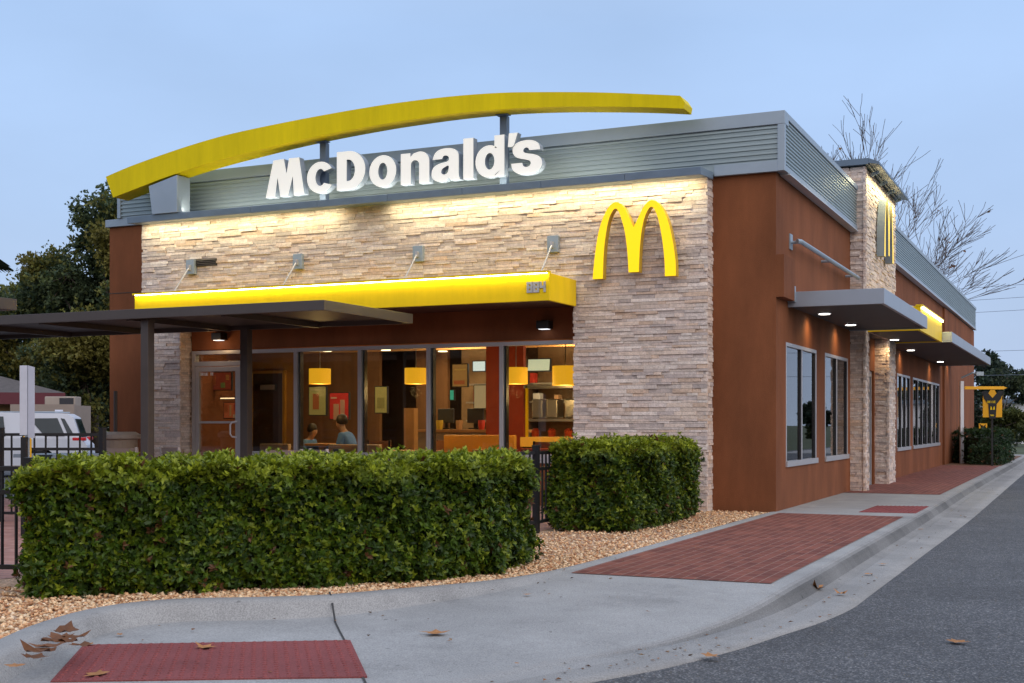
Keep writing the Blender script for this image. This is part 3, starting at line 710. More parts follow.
# ---- side canopies
def canopy(x1, y0, y1, z0, z1, name='canopy', fm='fascia', x0=-.12):
    m = MB(); t = .05
    m.box(x0+.001, x1, y0, y0+t, z0, z1); m.box(x1-t, x1, y0+t, y1, z0, z1); m.box(x0+.001, x1-t, y1-t, y1, z0, z1); m.box(x0+.001, x1-t, y0+t, y1-t, z1-.06, z1-.01)
    o = m.build(name, M[fm], B, bevel=.004)
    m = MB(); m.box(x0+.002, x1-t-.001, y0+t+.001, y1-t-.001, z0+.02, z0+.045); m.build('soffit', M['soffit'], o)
    return o
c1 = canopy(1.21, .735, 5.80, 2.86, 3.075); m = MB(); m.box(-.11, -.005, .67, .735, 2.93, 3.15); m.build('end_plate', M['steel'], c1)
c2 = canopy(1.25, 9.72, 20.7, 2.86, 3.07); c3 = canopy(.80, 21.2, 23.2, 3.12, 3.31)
m = MB(); m.box(-.11, 1.06, 6.1, 6.15, 2.86, 3.29); m.box(1.01, 1.06, 6.15, 9.68, 2.86, 3.29); m.box(-.11, 1.01, 9.63, 9.68, 2.86, 3.29); m.box(-.11, 1.01, 6.15, 9.63, 3.2, 3.24)
ya = m.build('awning', M['yellow'], B, bevel=.004)
m = MB(); m.box(.98, 1.10, 6.09, 9.70, 3.291, 3.32); m.build('awning_top', M['yellow'], ya)
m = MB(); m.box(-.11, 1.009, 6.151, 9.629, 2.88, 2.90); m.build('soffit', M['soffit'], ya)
m = MB(); m.box(1.066, 1.092, 6.3, 9.6, 3.262, 3.290); m.build('light_strip', emat('strip_light_side', (1,.88,.35), 22), ya)
for y in (7.0, 8.8):
    m = MB(); m.box(-.12, -.05, y-.07, y+.07, 3.52, 3.76); m.tube([(-.05,y,3.62),(.95,y,3.32)], .02, 8); m.build('hanger_plate', M['steel'], B)
m = MB(); m.tube([(.0,.80,3.80),(.04,.86,3.80),(.04,5.78,3.80)], .035, 10)
for y in (.9, 3.2, 5.4): m.tube([(-.12,y,3.80),(.04,y,3.80)], .022, 8)
m.box(-.12, -.10, .82, .98, 3.70, 3.92); m.build('conduit', M['steel'], B)
dl = emat('downlight_glow', (1,.95,.85), 9)
for i, (x, y, c) in enumerate(((.14,2.085,c1),(.14,4.40,c1),(.28,8.55,ya),(.12,12.36,c2),(.16,18.17,c2),(.2,22.2,c3))):
    zz = 3.137 if c is c3 else 2.876
    m = MB(); m.lathe([(.105,0),(.105,-.012),(.085,-.014)], 16, (x,y,zz)); d_ = m.build('downlight', M['white'], c)
    m = MB(); m.lathe([(.082,0),(.082,-.004)], 16, (x,y,zz-.015)); m.build('diffuser', dl, d_)
    spot((x-.04,y,zz-.04), 15, (1,.66,.30), 150, (-.25,0,-1), 1., .07)
# LED runs under the ledge: they light the upper stone
for x, l, p in ((-10.1,1.4,8.5),(-8.7,1.3,7.5),(-7.4,1.1,6.5),(-5.2,1.5,9),(-3.8,1.3,8),(-2.6,1.2,8),(-1.55,.9,7)):
    area((x,-.53,4.555), l, p*.82, (1,.87,.52), (0,.30,-1), sy=.03)
area((-4.9,-.62,4.72), 5.5, 15, (1,.92,.72), (0,.75,.65), sy=.05)
area((-8.6,-.62,4.72), 2.8, 8, (1,.92,.72), (0,.75,.65), sy=.05)

# ---- interior
m = MB(); m.box(-11.6, -.36, .16, 31.5, -.06, -.01); m.build('dining_floor', M['floor'], B)
m = MB(); m.box(-11.6, -.36, .16, 31.5, 2.95, 3.0); m.build('dining_ceiling', M['intdark'], B)
m = MB(); m.box(-11.5, -.36, 8.2, 8.3, 0, 2.94); m.box(-6.0, -5.85, 4.5, 8.2, 0, 2.94); m.build('partition_wall', M['intdark'], B)
m = MB(); m.box(-10.10, -9.03, 1.6, 1.7, 0, 2.94); m.build('warm_wall', M['intwall'], B)
m = MB(); m.box(-10.03, -9.98, 1.54, 1.598, 0, 2.16); m.box(-9.33, -9.28, 1.54, 1.598, 0, 2.16); m.box(-9.98, -9.33, 1.54, 1.598, 2.11, 2.16); tr_ = m.build('door_trim', mat('ochre_trim', (.5,.28,.06), .5), B)
m = MB(); m.box(-9.98, -9.33, 1.56, 1.598, 0, 2.11); m.build('inner_door', M['intdark'], tr_)
m = MB(); m.box(-5.60, -4.90, 2.2, 2.3, 0, 2.94); m.build('red_wall', M['intred'], B)
m = MB(); m.box(-7.21, -7.01, 2.2, 2.35, 0, 1.48); m.build('wood_column', M['wood'], B)
m = MB(); m.box(-11.6, -8.9, 4.2, 4.3, 0, 2.94); m.box(-8.3, -7.6, 4.6, 4.7, 0, 2.94); m.build('brown_wall', mat('brown_panelling', (.16,.075,.03), .6, var=.3, scale=2, stretch=(3,3,.3)), B)
m = MB(); m.box(-7.5, -3.2, 5.0, 5.1, 0, 2.94); m.build('kitchen_wall', mat('kitchen_tiles', (.30,.19,.10), .5, var=.3), B)
for y in (1.8, 3.0, 4.2):
    m = MB(); m.box(-11.4, -.5, y-.05, y+.05, 2.62, 2.74); m.build('ceiling_beam', M['wood'], B)
for x, y in ((-6.8,2.4),(-4.9,2.6),(-8.4,3.6),(-4.0,2.0),(-7.6,4.4),(-5.9,3.6),(-3.5,3.4),(-9.6,3.4),(-6.3,1.4)):
    m = MB(); m.lathe([(.09,2.60),(.09,2.615)], 14, (x,y,0)); m.build('ceiling_spot', emat('ceiling_spot_glow', (1,.75,.4), 5), B)
# lamps
proto = None
LX = ((-8.108,1.88),(-6.245,1.855),(-4.443,1.831),(-3.60,1.80))
shade = emat('lamp_shade_glow', (1,.44,.015), .95, (.6,.3,.03))
for i, (x, z) in enumerate(LX):
    if proto is None:
        proto = thing('pendant_lamp', (x,.9,z), '', 'lamp', 'drum pendant lamps in the dining room')
        m = MB(); m.lathe([(.185,z),(.185,z+.26)], 28, (x,.9,0)); m.build('lamp_shade', shade, proto, smooth=False)
        m = MB(); m.tube([(x,.9,z+.27),(x,.9,2.94)], .008, 6); m.build('cord', M['steelint'], proto); o = proto
    else: o = copy_tree(proto); o.location = (x,.9,z)
    o['label'] = ['yellow drum pendant lamp above the two seated diners', 'yellow drum pendant lamp in the third window pane from the door', 'yellow drum pendant lamp at the left of the last window pane', 'yellow drum pendant lamp partly hidden by the right stone pier'][i]
    point((x,.9,z-.12), 16, (1,.60,.22), .1)
    if i == 3:
        o.scale = (1.1,1.1,1.15)
for x, y, p in ((-10.6,2.6,14),(-8.6,2.6,34),(-7.0,3.6,70),(-4.6,3.6,90),(-3.0,2.4,50),(-1.6,2.5,40),(-9.5,6.0,20)):
    area((x,y,2.9), .8, p, (1,.68,.36))
for y in (12.5,16.2,19.5): area((-.75,y,2.8), .8, 30, (1,.85,.68))

def board(name, c, wx, h, col, label, cat, yaw=0, emit=None, es=0, marks=None, tilt=0, group=None):
    t = thing(name, c, label, cat, group, yaw); m = MB(); m.box(-wx/2, wx/2, 0, .05, 0, h); mm = M['alu_dark']
    f = m.build('panel_frame', mm, t, local=True)
    m = MB(); m.box(-wx/2+.015, wx/2-.015, -.006, -.001, .015, h-.015)
    m.build('panel_face', emat(name+'_face', emit, es, col) if emit else mat(name+'_face', col, .6), t, local=True)
    if marks:
        for (x0, x1, z0, z1, c2) in marks:
            m = MB(); m.box(x0, x1, -.011, -.007, z0, z1); m.build('print_patch', mat('print', c2, .6, emit=c2, estr=es*.5 if emit else 0), t, local=True)
    t.rotation_euler = (tilt, 0, yaw); return t
SCR = dict(emit=(.75,.85,.62), es=.6)
board('menu_board', (-4.60,2.15,2.08), .42, .22, (.7,.75,.6), 'pale tilted menu screen glowing between the two right pendant lamps', 'menu screen', emit=(.62,.72,.5), es=.7, tilt=-.15)
board('menu_board', (-6.20,3.15,2.14), .27, .20, (.7,.8,.8), 'small bright white menu screen hanging before the red wall', 'menu screen', emit=(.8,.9,.82), es=.9)
board('wall_poster', (-6.46,2.9,1.86), .32, .42, (.38,.22,.07), 'orange brown poster above the counter in the fourth pane', 'poster', emit=(.5,.26,.07), es=.3, marks=[(-.12,.1,.05,.12,(.5,.15,.05)),(-.1,.12,.3,.33,(.6,.4,.1))])
board('wall_poster', (-9.65,3.15,1.36), .40, .56, (.30,.27,.09), 'olive green wall poster behind the left pendant lamp', 'poster', emit=(.28,.25,.07), es=.25, marks=[(-.10,.04,.12,.42,(.32,.10,.03)),(-.15,.15,.48,.51,(.4,.36,.15))])
board('wall_poster', (-9.13,3.1,1.28), .44, .52, (.42,.025,.02), 'red wall poster behind the seated adult', 'poster', emit=(.45,.03,.02), es=.22, marks=[(-.12,.0,.0,.30,(.42,.24,.14)),(.03,.13,.05,.38,(.40,.22,.14)),(-.18,-.05,.40,.43,(.5,.3,.2))])
board('wall_poster', (-8.45,3.5,1.40), .28, .52, (.30,.27,.09), 'narrow olive poster right of the red poster', 'poster', emit=(.28,.25,.07), es=.25, marks=[(-.08,.08,.1,.3,(.22,.2,.06))])
board('wall_notice', (-9.62,1.50,1.80), .34, .12, (.40,.36,.42), 'small pale notice on the dark inner door', 'notice')
board('lit_notice', (-6.62,2.9,1.62), .10, .20, (.05,.4,.3), 'small green lit display above the counter', 'display', emit=(.05,.5,.3), es=.5)
board('wall_panel', (-6.18,3.15,1.47), .26, .44, (.5,.42,.25), 'cream lit panel beside the red wall', 'panel', emit=(.55,.45,.24), es=.4)
board('strip_lamp', (-11.0,2.15,1.66), .36, .05, (.9,.6,.4), 'glowing strip light inside the entrance', 'strip light', emit=(1,.6,.3), es=2.5)
board('dispenser_display', (-11.0,2.3,1.30), .42, .32, (.3,.05,.02), 'red lit panel inside the entrance door', 'panel', emit=(.5,.10,.03), es=.4, marks=[(-.18,-.10,.12,.28,(.5,.12,.03)),(-.06,-.02,.05,.26,(.6,.3,.1)),(.04,.16,.15,.28,(.4,.05,.02)),(.02,.12,.02,.08,(.6,.4,.2))])
board('dispenser_display', (-11.5,2.6,1.85), .5, .36, (.10,.02,.01), 'dim red panel high inside the entrance door', 'panel', emit=(.35,.05,.02), es=.3, marks=[(-.2,-.12,.1,.3,(.4,.10,.03)),(.0,.10,.05,.15,(.2,.25,.06)),(.12,.2,.2,.3,(.5,.2,.05))])
# shelf / drinks counter at right
t = thing('drinks_station', (-4.32,2.3,0), 'dark drinks counter with shelf and dispensers in the last pane', 'counter')
m = MB(); m.box(-4.87,-3.52,2.1,2.7,0,.82); m.build('cabinet', M['intdark'], t)
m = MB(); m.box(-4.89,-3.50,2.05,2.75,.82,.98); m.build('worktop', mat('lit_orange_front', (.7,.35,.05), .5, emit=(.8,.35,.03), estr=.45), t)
for x in (-4.84,-3.92): m = MB(); m.box(x,x+.04,2.15,2.19,.98,1.85); m.build('post', M['yellow'], t)
m = MB(); m.box(-4.87,-3.82,2.15,2.6,1.80,1.86); m.build('top_shelf', M['steelint'], t)
m = MB(); m.box(-4.82,-3.87,2.2,2.6,1.25,1.29); m.build('shelf', M['steelint'], t)
for x in (-4.77,-4.50,-4.17): m = MB(); m.box(x,x+.2,2.25,2.55,1.30,1.62); m.build('dispenser', M['steelint'], t, bevel=.02)
for x in (-4.72,-4.42,-4.12): m = MB(); m.lathe([(.06,0),(.07,.1),(.04,.14)], 12, (x,2.3,.985)); m.build('cup', M['intred'], t)
t = thing('service_counter', (-6,2.8,0), 'long counter with pale top seen through the fourth pane', 'counter')
m = MB(); m.box(-7.4,-5.35,3.0,3.5,0,1.05); m.build('counter_body', M['tan'], t); m = MB(); m.box(-7.45,-5.3,2.95,3.55,1.05,1.10); m.build('worktop', M['wood'], t)
for x in (-6.9,-6.3,-5.8):
    tt = thing('till', (x,3.2,1.1), {-6.9:'left black till on the long counter',-6.3:'middle black till on the long counter',-5.8:'right black till on the long counter'}[x], 'till', 'tills on the counter')
    m = MB(); m.box(x-.16,x+.16,3.18,3.24,1.22,1.48); m.build('screen', M['alu_dark'], tt, bevel=.01); m = MB(); m.box(x-.1,x+.1,3.12,3.34,1.105,1.13); m.box(x-.03,x+.03,3.2,3.24,1.13,1.22); m.build('stand', M['black'], tt)
# booths and tables
def dtable(x, y, label, w_=.9, z=.76, top='wood'):
    t = thing('dining_table', (x,y,0), label, 'table', 'dining tables'); m = MB(); m.box(x-w_/2,x+w_/2,y-.35,y+.35,z-.04,z); m.build('tabletop', M[top], t, bevel=.008)
    m = MB(); m.lathe([(.25,0),(.25,.02),(.04,.04),(.04,z-.045)], 16, (x,y,0)); m.build('leg', M['black'], t)
dtable(-8.35,1.45,'wooden table between the two seated diners', .7, .86); dtable(-6.6,1.3,'wooden table in the third pane'); dtable(-3.6,1.2,'wooden table behind the last pane')
def booth(x, y, w_, label, h=.98, c='tan'):
    t = thing('booth_seat', (x,y,0), label, 'booth', 'booth seats'); m = MB(); m.box(x-w_/2,x+w_/2,y,y+.5,.0,.45); m.build('seat', M[c], t, bevel=.03)
    m = MB(); m.box(x-w_/2,x+w_/2,y+.5,y+.6,.0,h); m.build('backrest', M[c], t, bevel=.02)
M['litorange'] = mat('orange_vinyl', (.75,.36,.05), .5); M['cream'] = mat('cream_vinyl', (.62,.45,.27), .5)
booth(-7.35,.25,1.0,'cream booth back below the second lamp', .86, 'cream'); booth(-5.35,.9,1.3,'yellow booth back in the fourth pane', 1.02, 'litorange'); booth(-4.9,.25,.5,'low orange booth end behind the mullion', .80, 'litorange')
booth(-8.95,.25,.6,'cream booth end left of the seated child', .86, 'cream'); booth(-3.8,.25,1.0,'red booth back in the last pane', .82, 'intred')
# seated diners
def diner(loc, yaw, s, label, coat):
    t = thing('person', loc, label, 'person', None, yaw)
    def skin(name, verts, edges, rad, material, sub=2):
        me = bpy.data.meshes.new(name); me.from_pydata([Vector(v)*s for v in verts], edges, []); o = bpy.data.objects.new(name, me); COL.objects.link(o)
        sk = o.modifiers.new('s', 'SKIN'); sd = o.modifiers.new('d', 'SUBSURF'); sd.levels = sub; sd.render_levels = sub
        for v, r_ in zip(me.skin_vertices[0].data, rad): v.radius = (r_[0]*s, r_[1]*s)
        me.skin_vertices[0].data[0].use_root = True
        dg = bpy.context.evaluated_depsgraph_get(); m2 = bpy.data.meshes.new_from_object(o.evaluated_get(dg)); bpy.data.objects.remove(o)
        m2.name = name; m2.materials.clear(); m2.materials.append(material); m2.polygons.foreach_set('use_smooth', [True]*len(m2.polygons))
        q = bpy.data.objects.new(name, m2); COL.objects.link(q); q.parent = t; return q
    sk = mat('skin', (.42,.24,.16), .6); hair = mat('dark_hair', (.02,.014,.01), .6)
    # body faces local +x, leaning forward over the table, arms on it
    V = [(0,0,.48),(.03,0,.70),(.09,0,.92),(.13,0,1.03),(.18,0,1.10),(.22,0,1.18),(.23,0,1.26),
         (.11,.17,.97),(.16,.22,.75),(.40,.14,.80),(.48,.12,.81),(.11,-.17,.97),(.16,-.22,.75),(.40,-.14,.80),(.48,-.12,.81),
         (.40,.11,.50),(.44,.11,.10),(.55,.11,.04),(.40,-.11,.50),(.44,-.11,.10),(.55,-.11,.04)]
    E_ = [(0,1),(1,2),(2,3),(3,4),(4,5),(5,6),(2,7),(7,8),(8,9),(9,10),(2,11),(11,12),(12,13),(13,14),(0,15),(15,16),(16,17),(0,18),(18,19),(19,20)]
    r = [(.15,.12),(.15,.11),(.16,.11),(.07,.06),(.052,.052),(.095,.085),(.075,.07)]+[(.06,.06),(.05,.05),(.036,.036),(.03,.02)]*2+[(.08,.08),(.05,.05),(.04,.03)]*2
    b = skin('body', V, E_, r, sk)
    V2 = V[:3]+[V[3]]+V[7:10]+V[11:14]
    E2 = [(0,1),(1,2),(2,3),(2,4),(4,5),(5,6),(2,7),(7,8),(8,9)]
    r2 = [(.17,.14),(.17,.13),(.18,.13),(.09,.08)]+[(.075,.075),(.065,.065),(.05,.05)]*2
    j_ = skin('jacket', V2, E2, r2, coat)
    m = MB(); cx, cz = .205*s, 1.235*s
    for i in range(7):
        a0 = i/6
    hm = MB(); prof = [(.0001*s,.115*s),(.05*s,.105*s),(.085*s,.07*s),(.10*s,.02*s),(.098*s,-.04*s),(.07*s,-.06*s)]
    hm.lathe(prof, 16, (cx-.02*s,0,cz)); hm.build('hair', hair, t, smooth=True, local=True)
    # legs: trousers
    skin('trousers', [V[0],V[15],V[16],V[18],V[19]], [(0,1),(1,2),(0,3),(3,4)], [(.165,.13),(.095,.095),(.07,.07),(.095,.095),(.07,.07)], mat('dark_trousers', (.03,.035,.06), .8))
    return t
blue = mat('blue_jacket', (.10,.24,.62), .8, emit=None)
diner((-7.78,1.40,.0), R(188), 1.02, 'adult in a blue hooded jacket leaning over the table', blue)
diner((-8.70,1.30,.0), 0, .90, 'child in a blue top sitting across the table', mat('pale_blue_top', (.12,.28,.65), .8))

# ================================================================== SIGNS
def arc(cx, cy, rx, ry, a0, a1, n):
    return [(cx+rx*math.cos(R(a0+(a1-a0)*i/n)), cy+ry*math.sin(R(a0+(a1-a0)*i/n))) for i in range(n+1)]
def smooth_loop(P, n=3, sharp=()):
    out = []; k = len(P)
    for i in range(k):
        a, b, c, d = (Vector(P[(i+o) % k]) for o in (-1,0,1,2))
        if i in sharp: a = b
        if (i+1) % k in sharp: d = c
        for q in range(n):
            t = q/n; v = .5*((2*b)+(c-a)*t+(2*a-5*b+4*c-d)*t*t+(3*b-a-3*c+d)*t**3); out.append((v.x, v.y))
    return out
G = {}
G['M'] = ([(0,0),(.20,.985),(.475,1.0),(.545,.60),(.61,1.0),(.87,1.0),(1.0,.02),(.735,0),(.705,.52),(.585,.0),(.385,.0),(.31,.52),(.245,.0)], [], 1.0)
G['c'] = (arc(.37,.38,.37,.395,32,328,22)+[(.47,.16)][:0]+arc(.37,.38,.135,.215,318,42,14), [], .70)
G['D'] = ([(0,0)]+arc(.30,.5,.42,.5,-90,90,18)+[(0,1)], [[(.25,.22)]+arc(.29,.5,.17,.28,-90,90,12)+[(.25,.78)]], .72)
G['o'] = (arc(.37,.38,.37,.395,0,359,28)[:-1], [arc(.37,.38,.125,.21,0,359,22)[:-1]], .74)
G['n'] = ([(0,0),(0,.76),(.235,.76),(.235,.67)]+[(.31,.745)]+arc(.46,.53,.23,.25,95,0,8)+[(.69,0),(.445,0)]+[(.445,.46)]+arc(.345,.47,.10,.11,0,180,8)+[(.245,0)], [], .69)
G['a'] = (smooth_loop([(.03,.53),(.08,.67),(.18,.755),(.34,.785),(.52,.755),(.62,.67),(.645,.55),(.645,.16),(.655,.07),(.685,.0),(.455,0),(.425,.075),(.34,.01),(.22,-.015),(.09,.02),(.015,.11),(.01,.24),(.07,.36),(.20,.425),(.36,.455),(.415,.50),(.405,.575),(.345,.61),(.285,.595),(.255,.53)], 3, (0,7,9,10,11,24)), [smooth_loop([(.405,.36),(.31,.325),(.245,.27),(.24,.185),(.30,.15),(.37,.175),(.405,.25)], 3)], .685)
G['l'] = ([(0,0),(.24,0),(.24,1),(0,1)], [], .24)
G['d'] = (arc(.33,.38,.33,.395,52,322,22)+[(.47,.04),(.47,0),(.70,0),(.70,1),(.46,1),(.46,.70)], [arc(.345,.38,.115,.205,0,359,20)[:-1]], .70)
G["'"] = ([(.03,0),(.12,1),(1.0,1),(.62,.1),(.45,0)], [], 1.)
G['s'] = (smooth_loop([(.61,.54),(.58,.67),(.48,.755),(.325,.785),(.15,.755),(.045,.66),(.035,.52),(.10,.41),(.22,.355),(.35,.315),(.405,.275),(.41,.215),(.37,.165),(.31,.155),(.255,.185),(.235,.26),(.0,.26),(.03,.12),(.14,.015),(.31,-.02),(.50,.015),(.62,.11),(.65,.24),(.60,.365),(.48,.435),(.33,.475),(.265,.51),(.26,.565),(.30,.61),(.355,.60),(.385,.54)], 3, (0,15,16,30)), [], .65)
M['letter'] = mat('lit_white_letter', (.85,.85,.80), .35, var=.03, emit=(1,.97,.86), estr=.31)
M['letterside'] = mat('letter_return', (.32,.38,.46), .45)
ls = thing('wordmark_sign', (-5.7,-.5,4.8), "large white lit letters spelling McDonald's across the metal parapet", 'letter sign')
CH = .60
for ch, x0, x1, z0, z1 in (('M',-8.126,-7.396,4.797,5.387),('c',-7.345,-6.878,4.803,5.284),('D',-6.795,-6.283,4.812,5.402),('o',-6.212,-5.738,4.808,5.284),('n',-5.660,-5.171,4.806,5.280),('a',-5.137,-4.651,4.810,5.285),('l',-4.602,-4.437,4.805,5.403),('d',-4.404,-3.934,4.808,5.402),("'",-3.868,-3.709,5.205,5.402),('s',-3.826,-3.338,4.806,5.281)):
    P, H, wd = G[ch]; hh = 1. if ch in "MDld'" else .775
    fx = lambda x: x0+(x1-x0)*x/wd
    fz = (lambda z: z0+(z1-z0)*z) if ch in "MDld'" else (lambda z: z0+(z1-z0)*z/.775)
    yo = -.03 if ch == "'" else 0
    m = MB(); m.poly(P, H, lambda x, z, d: (fx(x), -.62+yo+d, fz(z)), 0, .13, mi=0, side_mi=1)
    m.build('letter', [M['letter'], M['letterside']], ls)
m = MB(); m.box(-8.0,-3.45,-.485,-.435,4.90,4.94); m.build('raceway', M['steel'], ls)
MA = [(-2.588,3.242),(-2.555,3.571),(-2.5,3.898),(-2.423,4.119),(-2.335,4.257),(-2.237,4.305),(-2.14,4.245),(-2.053,4.093),(-1.978,3.935),(-1.903,4.083),(-1.828,4.22),(-1.720,4.298),(-1.60,4.225),(-1.49,4.014),(-1.417,3.728),(-1.375,3.444),(-1.369,3.232),(-1.526,3.232),(-1.532,3.453),(-1.564,3.737),(-1.616,4.003),(-1.669,4.150),(-1.717,4.202),(-1.765,4.170),(-1.828,4.037),(-1.871,3.817),(-1.892,3.574),(-1.902,3.311),(-2.053,3.311),(-2.07,3.584),(-2.107,3.872),(-2.161,4.07),(-2.205,4.176),(-2.248,4.215),(-2.302,4.165),(-2.357,4.032),(-2.401,3.788),(-2.423,3.563),(-2.435,3.242)]
MAs = smooth_loop(MA, 3, (0,8,16,17,27,28,38))
M['mglow'] = mat('lit_yellow_face', (.9,.62,.0), .35, var=.02, emit=(1,.68,0), estr=.62)
M['mside'] = mat('yellow_return', (.65,.40,.01), .4)
t = thing('arches_sign', (-1.98,-.5,3.25), 'big yellow double arch M logo on the stone wall of the front', 'logo sign')
m = MB(); m.poly(MAs, [], lambda x, z, d: (x, -.56+d, z), 0, .13, mi=0, side_mi=1); m.build('logo_face', [M['mglow'], M['mside']], t)
m = MB()
for x, z in ((-2.5,3.5),(-1.98,3.6),(-1.45,3.5),(-2.24,4.25),(-1.71,4.25)): m.tube([(x,-.44,z),(x,-.33,z)], .015, 6)
m.build('standoff', M['steel'], t)
t = thing('arches_sign', (.3,8.1,4.25), 'yellow double arch M logo with grey sides on the stone tower', 'logo sign')
m = MB(); m.poly(MAs, [], lambda x, z, d: (.31-d, 7.62+(x+1.98)*1.0, 4.33+(z-3.24)*1.04), 0, .14, mi=0, side_mi=1); m.build('logo_face', [M['mglow'], mat('grey_return', (.16,.20,.25), .5)], t)
# roof arch
TOPP = [(-11.3,5.372),(-10.78,5.501),(-10.14,5.628),(-9.53,5.735),(-8.92,5.822),(-8.34,5.877),(-7.57,5.931),(-6.84,5.972),(-6.12,6.002),(-5.6,6.014),(-4.76,6.012),(-3.94,5.976),(-3.16,5.901),(-2.41,5.812),(-1.72,5.712),(-1.25,5.640)]
BOTP = [(-11.14,5.011),(-10.67,5.115),(-10.14,5.235),(-9.53,5.35),(-8.92,5.445),(-8.34,5.515),(-7.57,5.603),(-6.84,5.665),(-6.12,5.710),(-5.6,5.733),(-4.76,5.752),(-3.94,5.738),(-3.16,5.689),(-2.41,5.614),(-1.72,5.532),(-1.20,5.458)]
T_ = [tuple(p) for p in cr_spline(TOPP, 4)]; B_ = [tuple(p) for p in cr_spline(BOTP, 4)]
t = thing('roof_arch', (-6,-.6,4.7), 'long curved yellow beam sweeping over the parapet on two grey posts', 'roof arch')
m = MB(); m.poly(B_+[(-1.185,5.54)]+T_[::-1], [], lambda x, z, d: (x, -.75+d, z), 0, .36); m.build('beam', M['archyellow'], t, bevel=.006)
for x, zt in ((-7.18,5.64),(-4.045,5.742)):
    m = MB(); m.box(x-.055, x+.055, -.43, -.32, 4.69, zt-.012); m.box(x-.10,x+.10,-.50,-.36,zt-.012,zt+.004); m.build('post', M['archpost'], t, bevel=.005)
m = MB(); m.hexa([(-10.31,-.75,4.668),(-9.79,-.75,4.668),(-9.79,-.42,4.70),(-10.31,-.42,4.70),(-10.38,-.75,5.14),(-9.79,-.75,5.28),(-9.79,-.42,5.28),(-10.38,-.42,5.14)]); m.build('bracket', M['steel'], t, bevel=.006)

# ================================================================== PATIO CANOPY
t = thing('patio_canopy', (-8.5,-2.6,0), 'large flat bronze metal canopy over the patio in front of the entrance', 'canopy')
m = MB(); m.box(-14.0,-4.98,-3.74,-3.68,2.635,2.765); m.box(-5.04,-4.98,-3.68,-1.46,2.635,2.765); m.box(-14,-5.06,-1.46,-1.40,2.635,2.765); m.box(-14,-5.06,-3.68,-1.46,2.70,2.75)
m.build('roof_panel', M['bronze'], t, bevel=.004)
for x in (-13,-11.4,-9.8,-8.2,-6.6): m = MB(); m.box(x-.04,x+.04,-3.67,-1.47,2.62,2.695); m.build('rafter', M['bronze'], t)
for x, y in ((-7.975,-3.55),(-7.76,-1.62),(-13.6,-3.55),(-13.6,-1.62)):
    m = MB(); m.box(x-.065,x+.065,y-.065,y+.065,-.01,2.63); m.build('post', M['bronze'], t, bevel=.006)
t = thing('patio_canopy', (-11,-5.6,0), 'second bronze canopy just entering at the left edge', 'canopy')
m = MB(); m.box(-13.5,-8.40,-7.2,-5.45,2.62,2.76); m.build('roof_panel', M['bronze'], t, bevel=.004)
for y in (-7.0,-5.7): m = MB(); m.box(-13.3,-13.15,y-.08,y+.08,-.01,2.62); m.build('post', M['bronze'], t)

# ================================================================== FENCES
def fence(pts, label, z0=.09, z1=.9, posts=True, pitch=.105, skip=0):
    t = thing('metal_fence', (pts[0][0], pts[0][1], 0), label, 'fence', 'black metal fences')
    for (a, b) in zip(pts[:-1], pts[1:]):
        a = Vector((*a,0)); b = Vector((*b,0)); n = int((b-a).length/pitch); m = MB()
        for z in (z0+.02, z1-.20, z1-.02): m.bar(a+Vector((0,0,z)), b+Vector((0,0,z)), .03, .035)
        for i in range(1, n): p = a.lerp(b, i/n); m.bar(p+Vector((0,0,z0)), p+Vector((0,0,z1-.02)), .017)
        m.build('panel', M['black'], t)
    for p in pts[skip:]:
        m = MB(); m.box(p[0]-.032,p[0]+.032,p[1]-.032,p[1]+.032,-.01,z1+.05); m.box(p[0]-.038,p[0]+.038,p[1]-.038,p[1]+.038,z1+.05,z1+.065); m.build('post', M['black'], t)
fence([(-3.50,-9.86),(-2.62,-7.1),(-1.80,-4.35)], 'black metal fence behind the long front hedge')
fence([(-1.80,-4.28),(-1.86,-2.3),(-1.95,-.45)], 'black metal fence behind the smaller hedge', skip=1)
fence([(-3.56,-9.95),(-5.5,-10.7),(-7.5,-11.4)], 'black metal fence panel at the left end of the hedge', .09, .88)
fence([(-7.31,-5.13),(-8.46,-5.66),(-10.4,-6.56),(-12.3,-7.4)], 'tall black metal fence across the left side of the patio', .08, 1.09, pitch=.13)

# ================================================================== FOLIAGE
def leaves(centres, axes, L0, L1, W, cols, per=7, tilt=(.5,1.2)):
    """whorls of folded leaves: centres (n,3), axes (n,3), cols (n,3)"""
    n = len(centres); C = np.repeat(centres, per, 0); A = np.repeat(axes, per, 0); K = np.repeat(cols, per, 0); N_ = n*per
    A /= np.linalg.norm(A, axis=1, keepdims=True)
    ref = RNG.normal(size=(N_,3)); X = np.cross(A, ref); X /= np.linalg.norm(X, axis=1, keepdims=True)
    th = RNG.uniform(*tilt, N_)[:,None]; D = A*np.cos(th)+X*np.sin(th)
    S = np.cross(D, A); S /= np.linalg.norm(S, axis=1, keepdims=True)+1e-9; Nn = np.cross(S, D)
    ln = RNG.uniform(L0, L1, N_)[:,None]; w_ = ln*W
    base = C + A*RNG.uniform(-.4,.4,N_)[:,None]*ln*.5
    fold = RNG.uniform(.0,.25,N_)[:,None]*w_
    V = np.stack([base, base+D*ln*.5+S*w_*.5+Nn*fold, base+D*ln-Nn*ln*.12, base+D*ln*.5-S*w_*.5+Nn*fold], 1).reshape(-1,3)
    i = np.arange(N_)*4; F = np.stack([np.stack([i,i+1,i+2],1), np.stack([i,i+2,i+3],1)], 1).reshape(-1,3)
    K = K*RNG.uniform(.7,1.3,(N_,1)); return V, F, np.repeat(K, 2, 0)
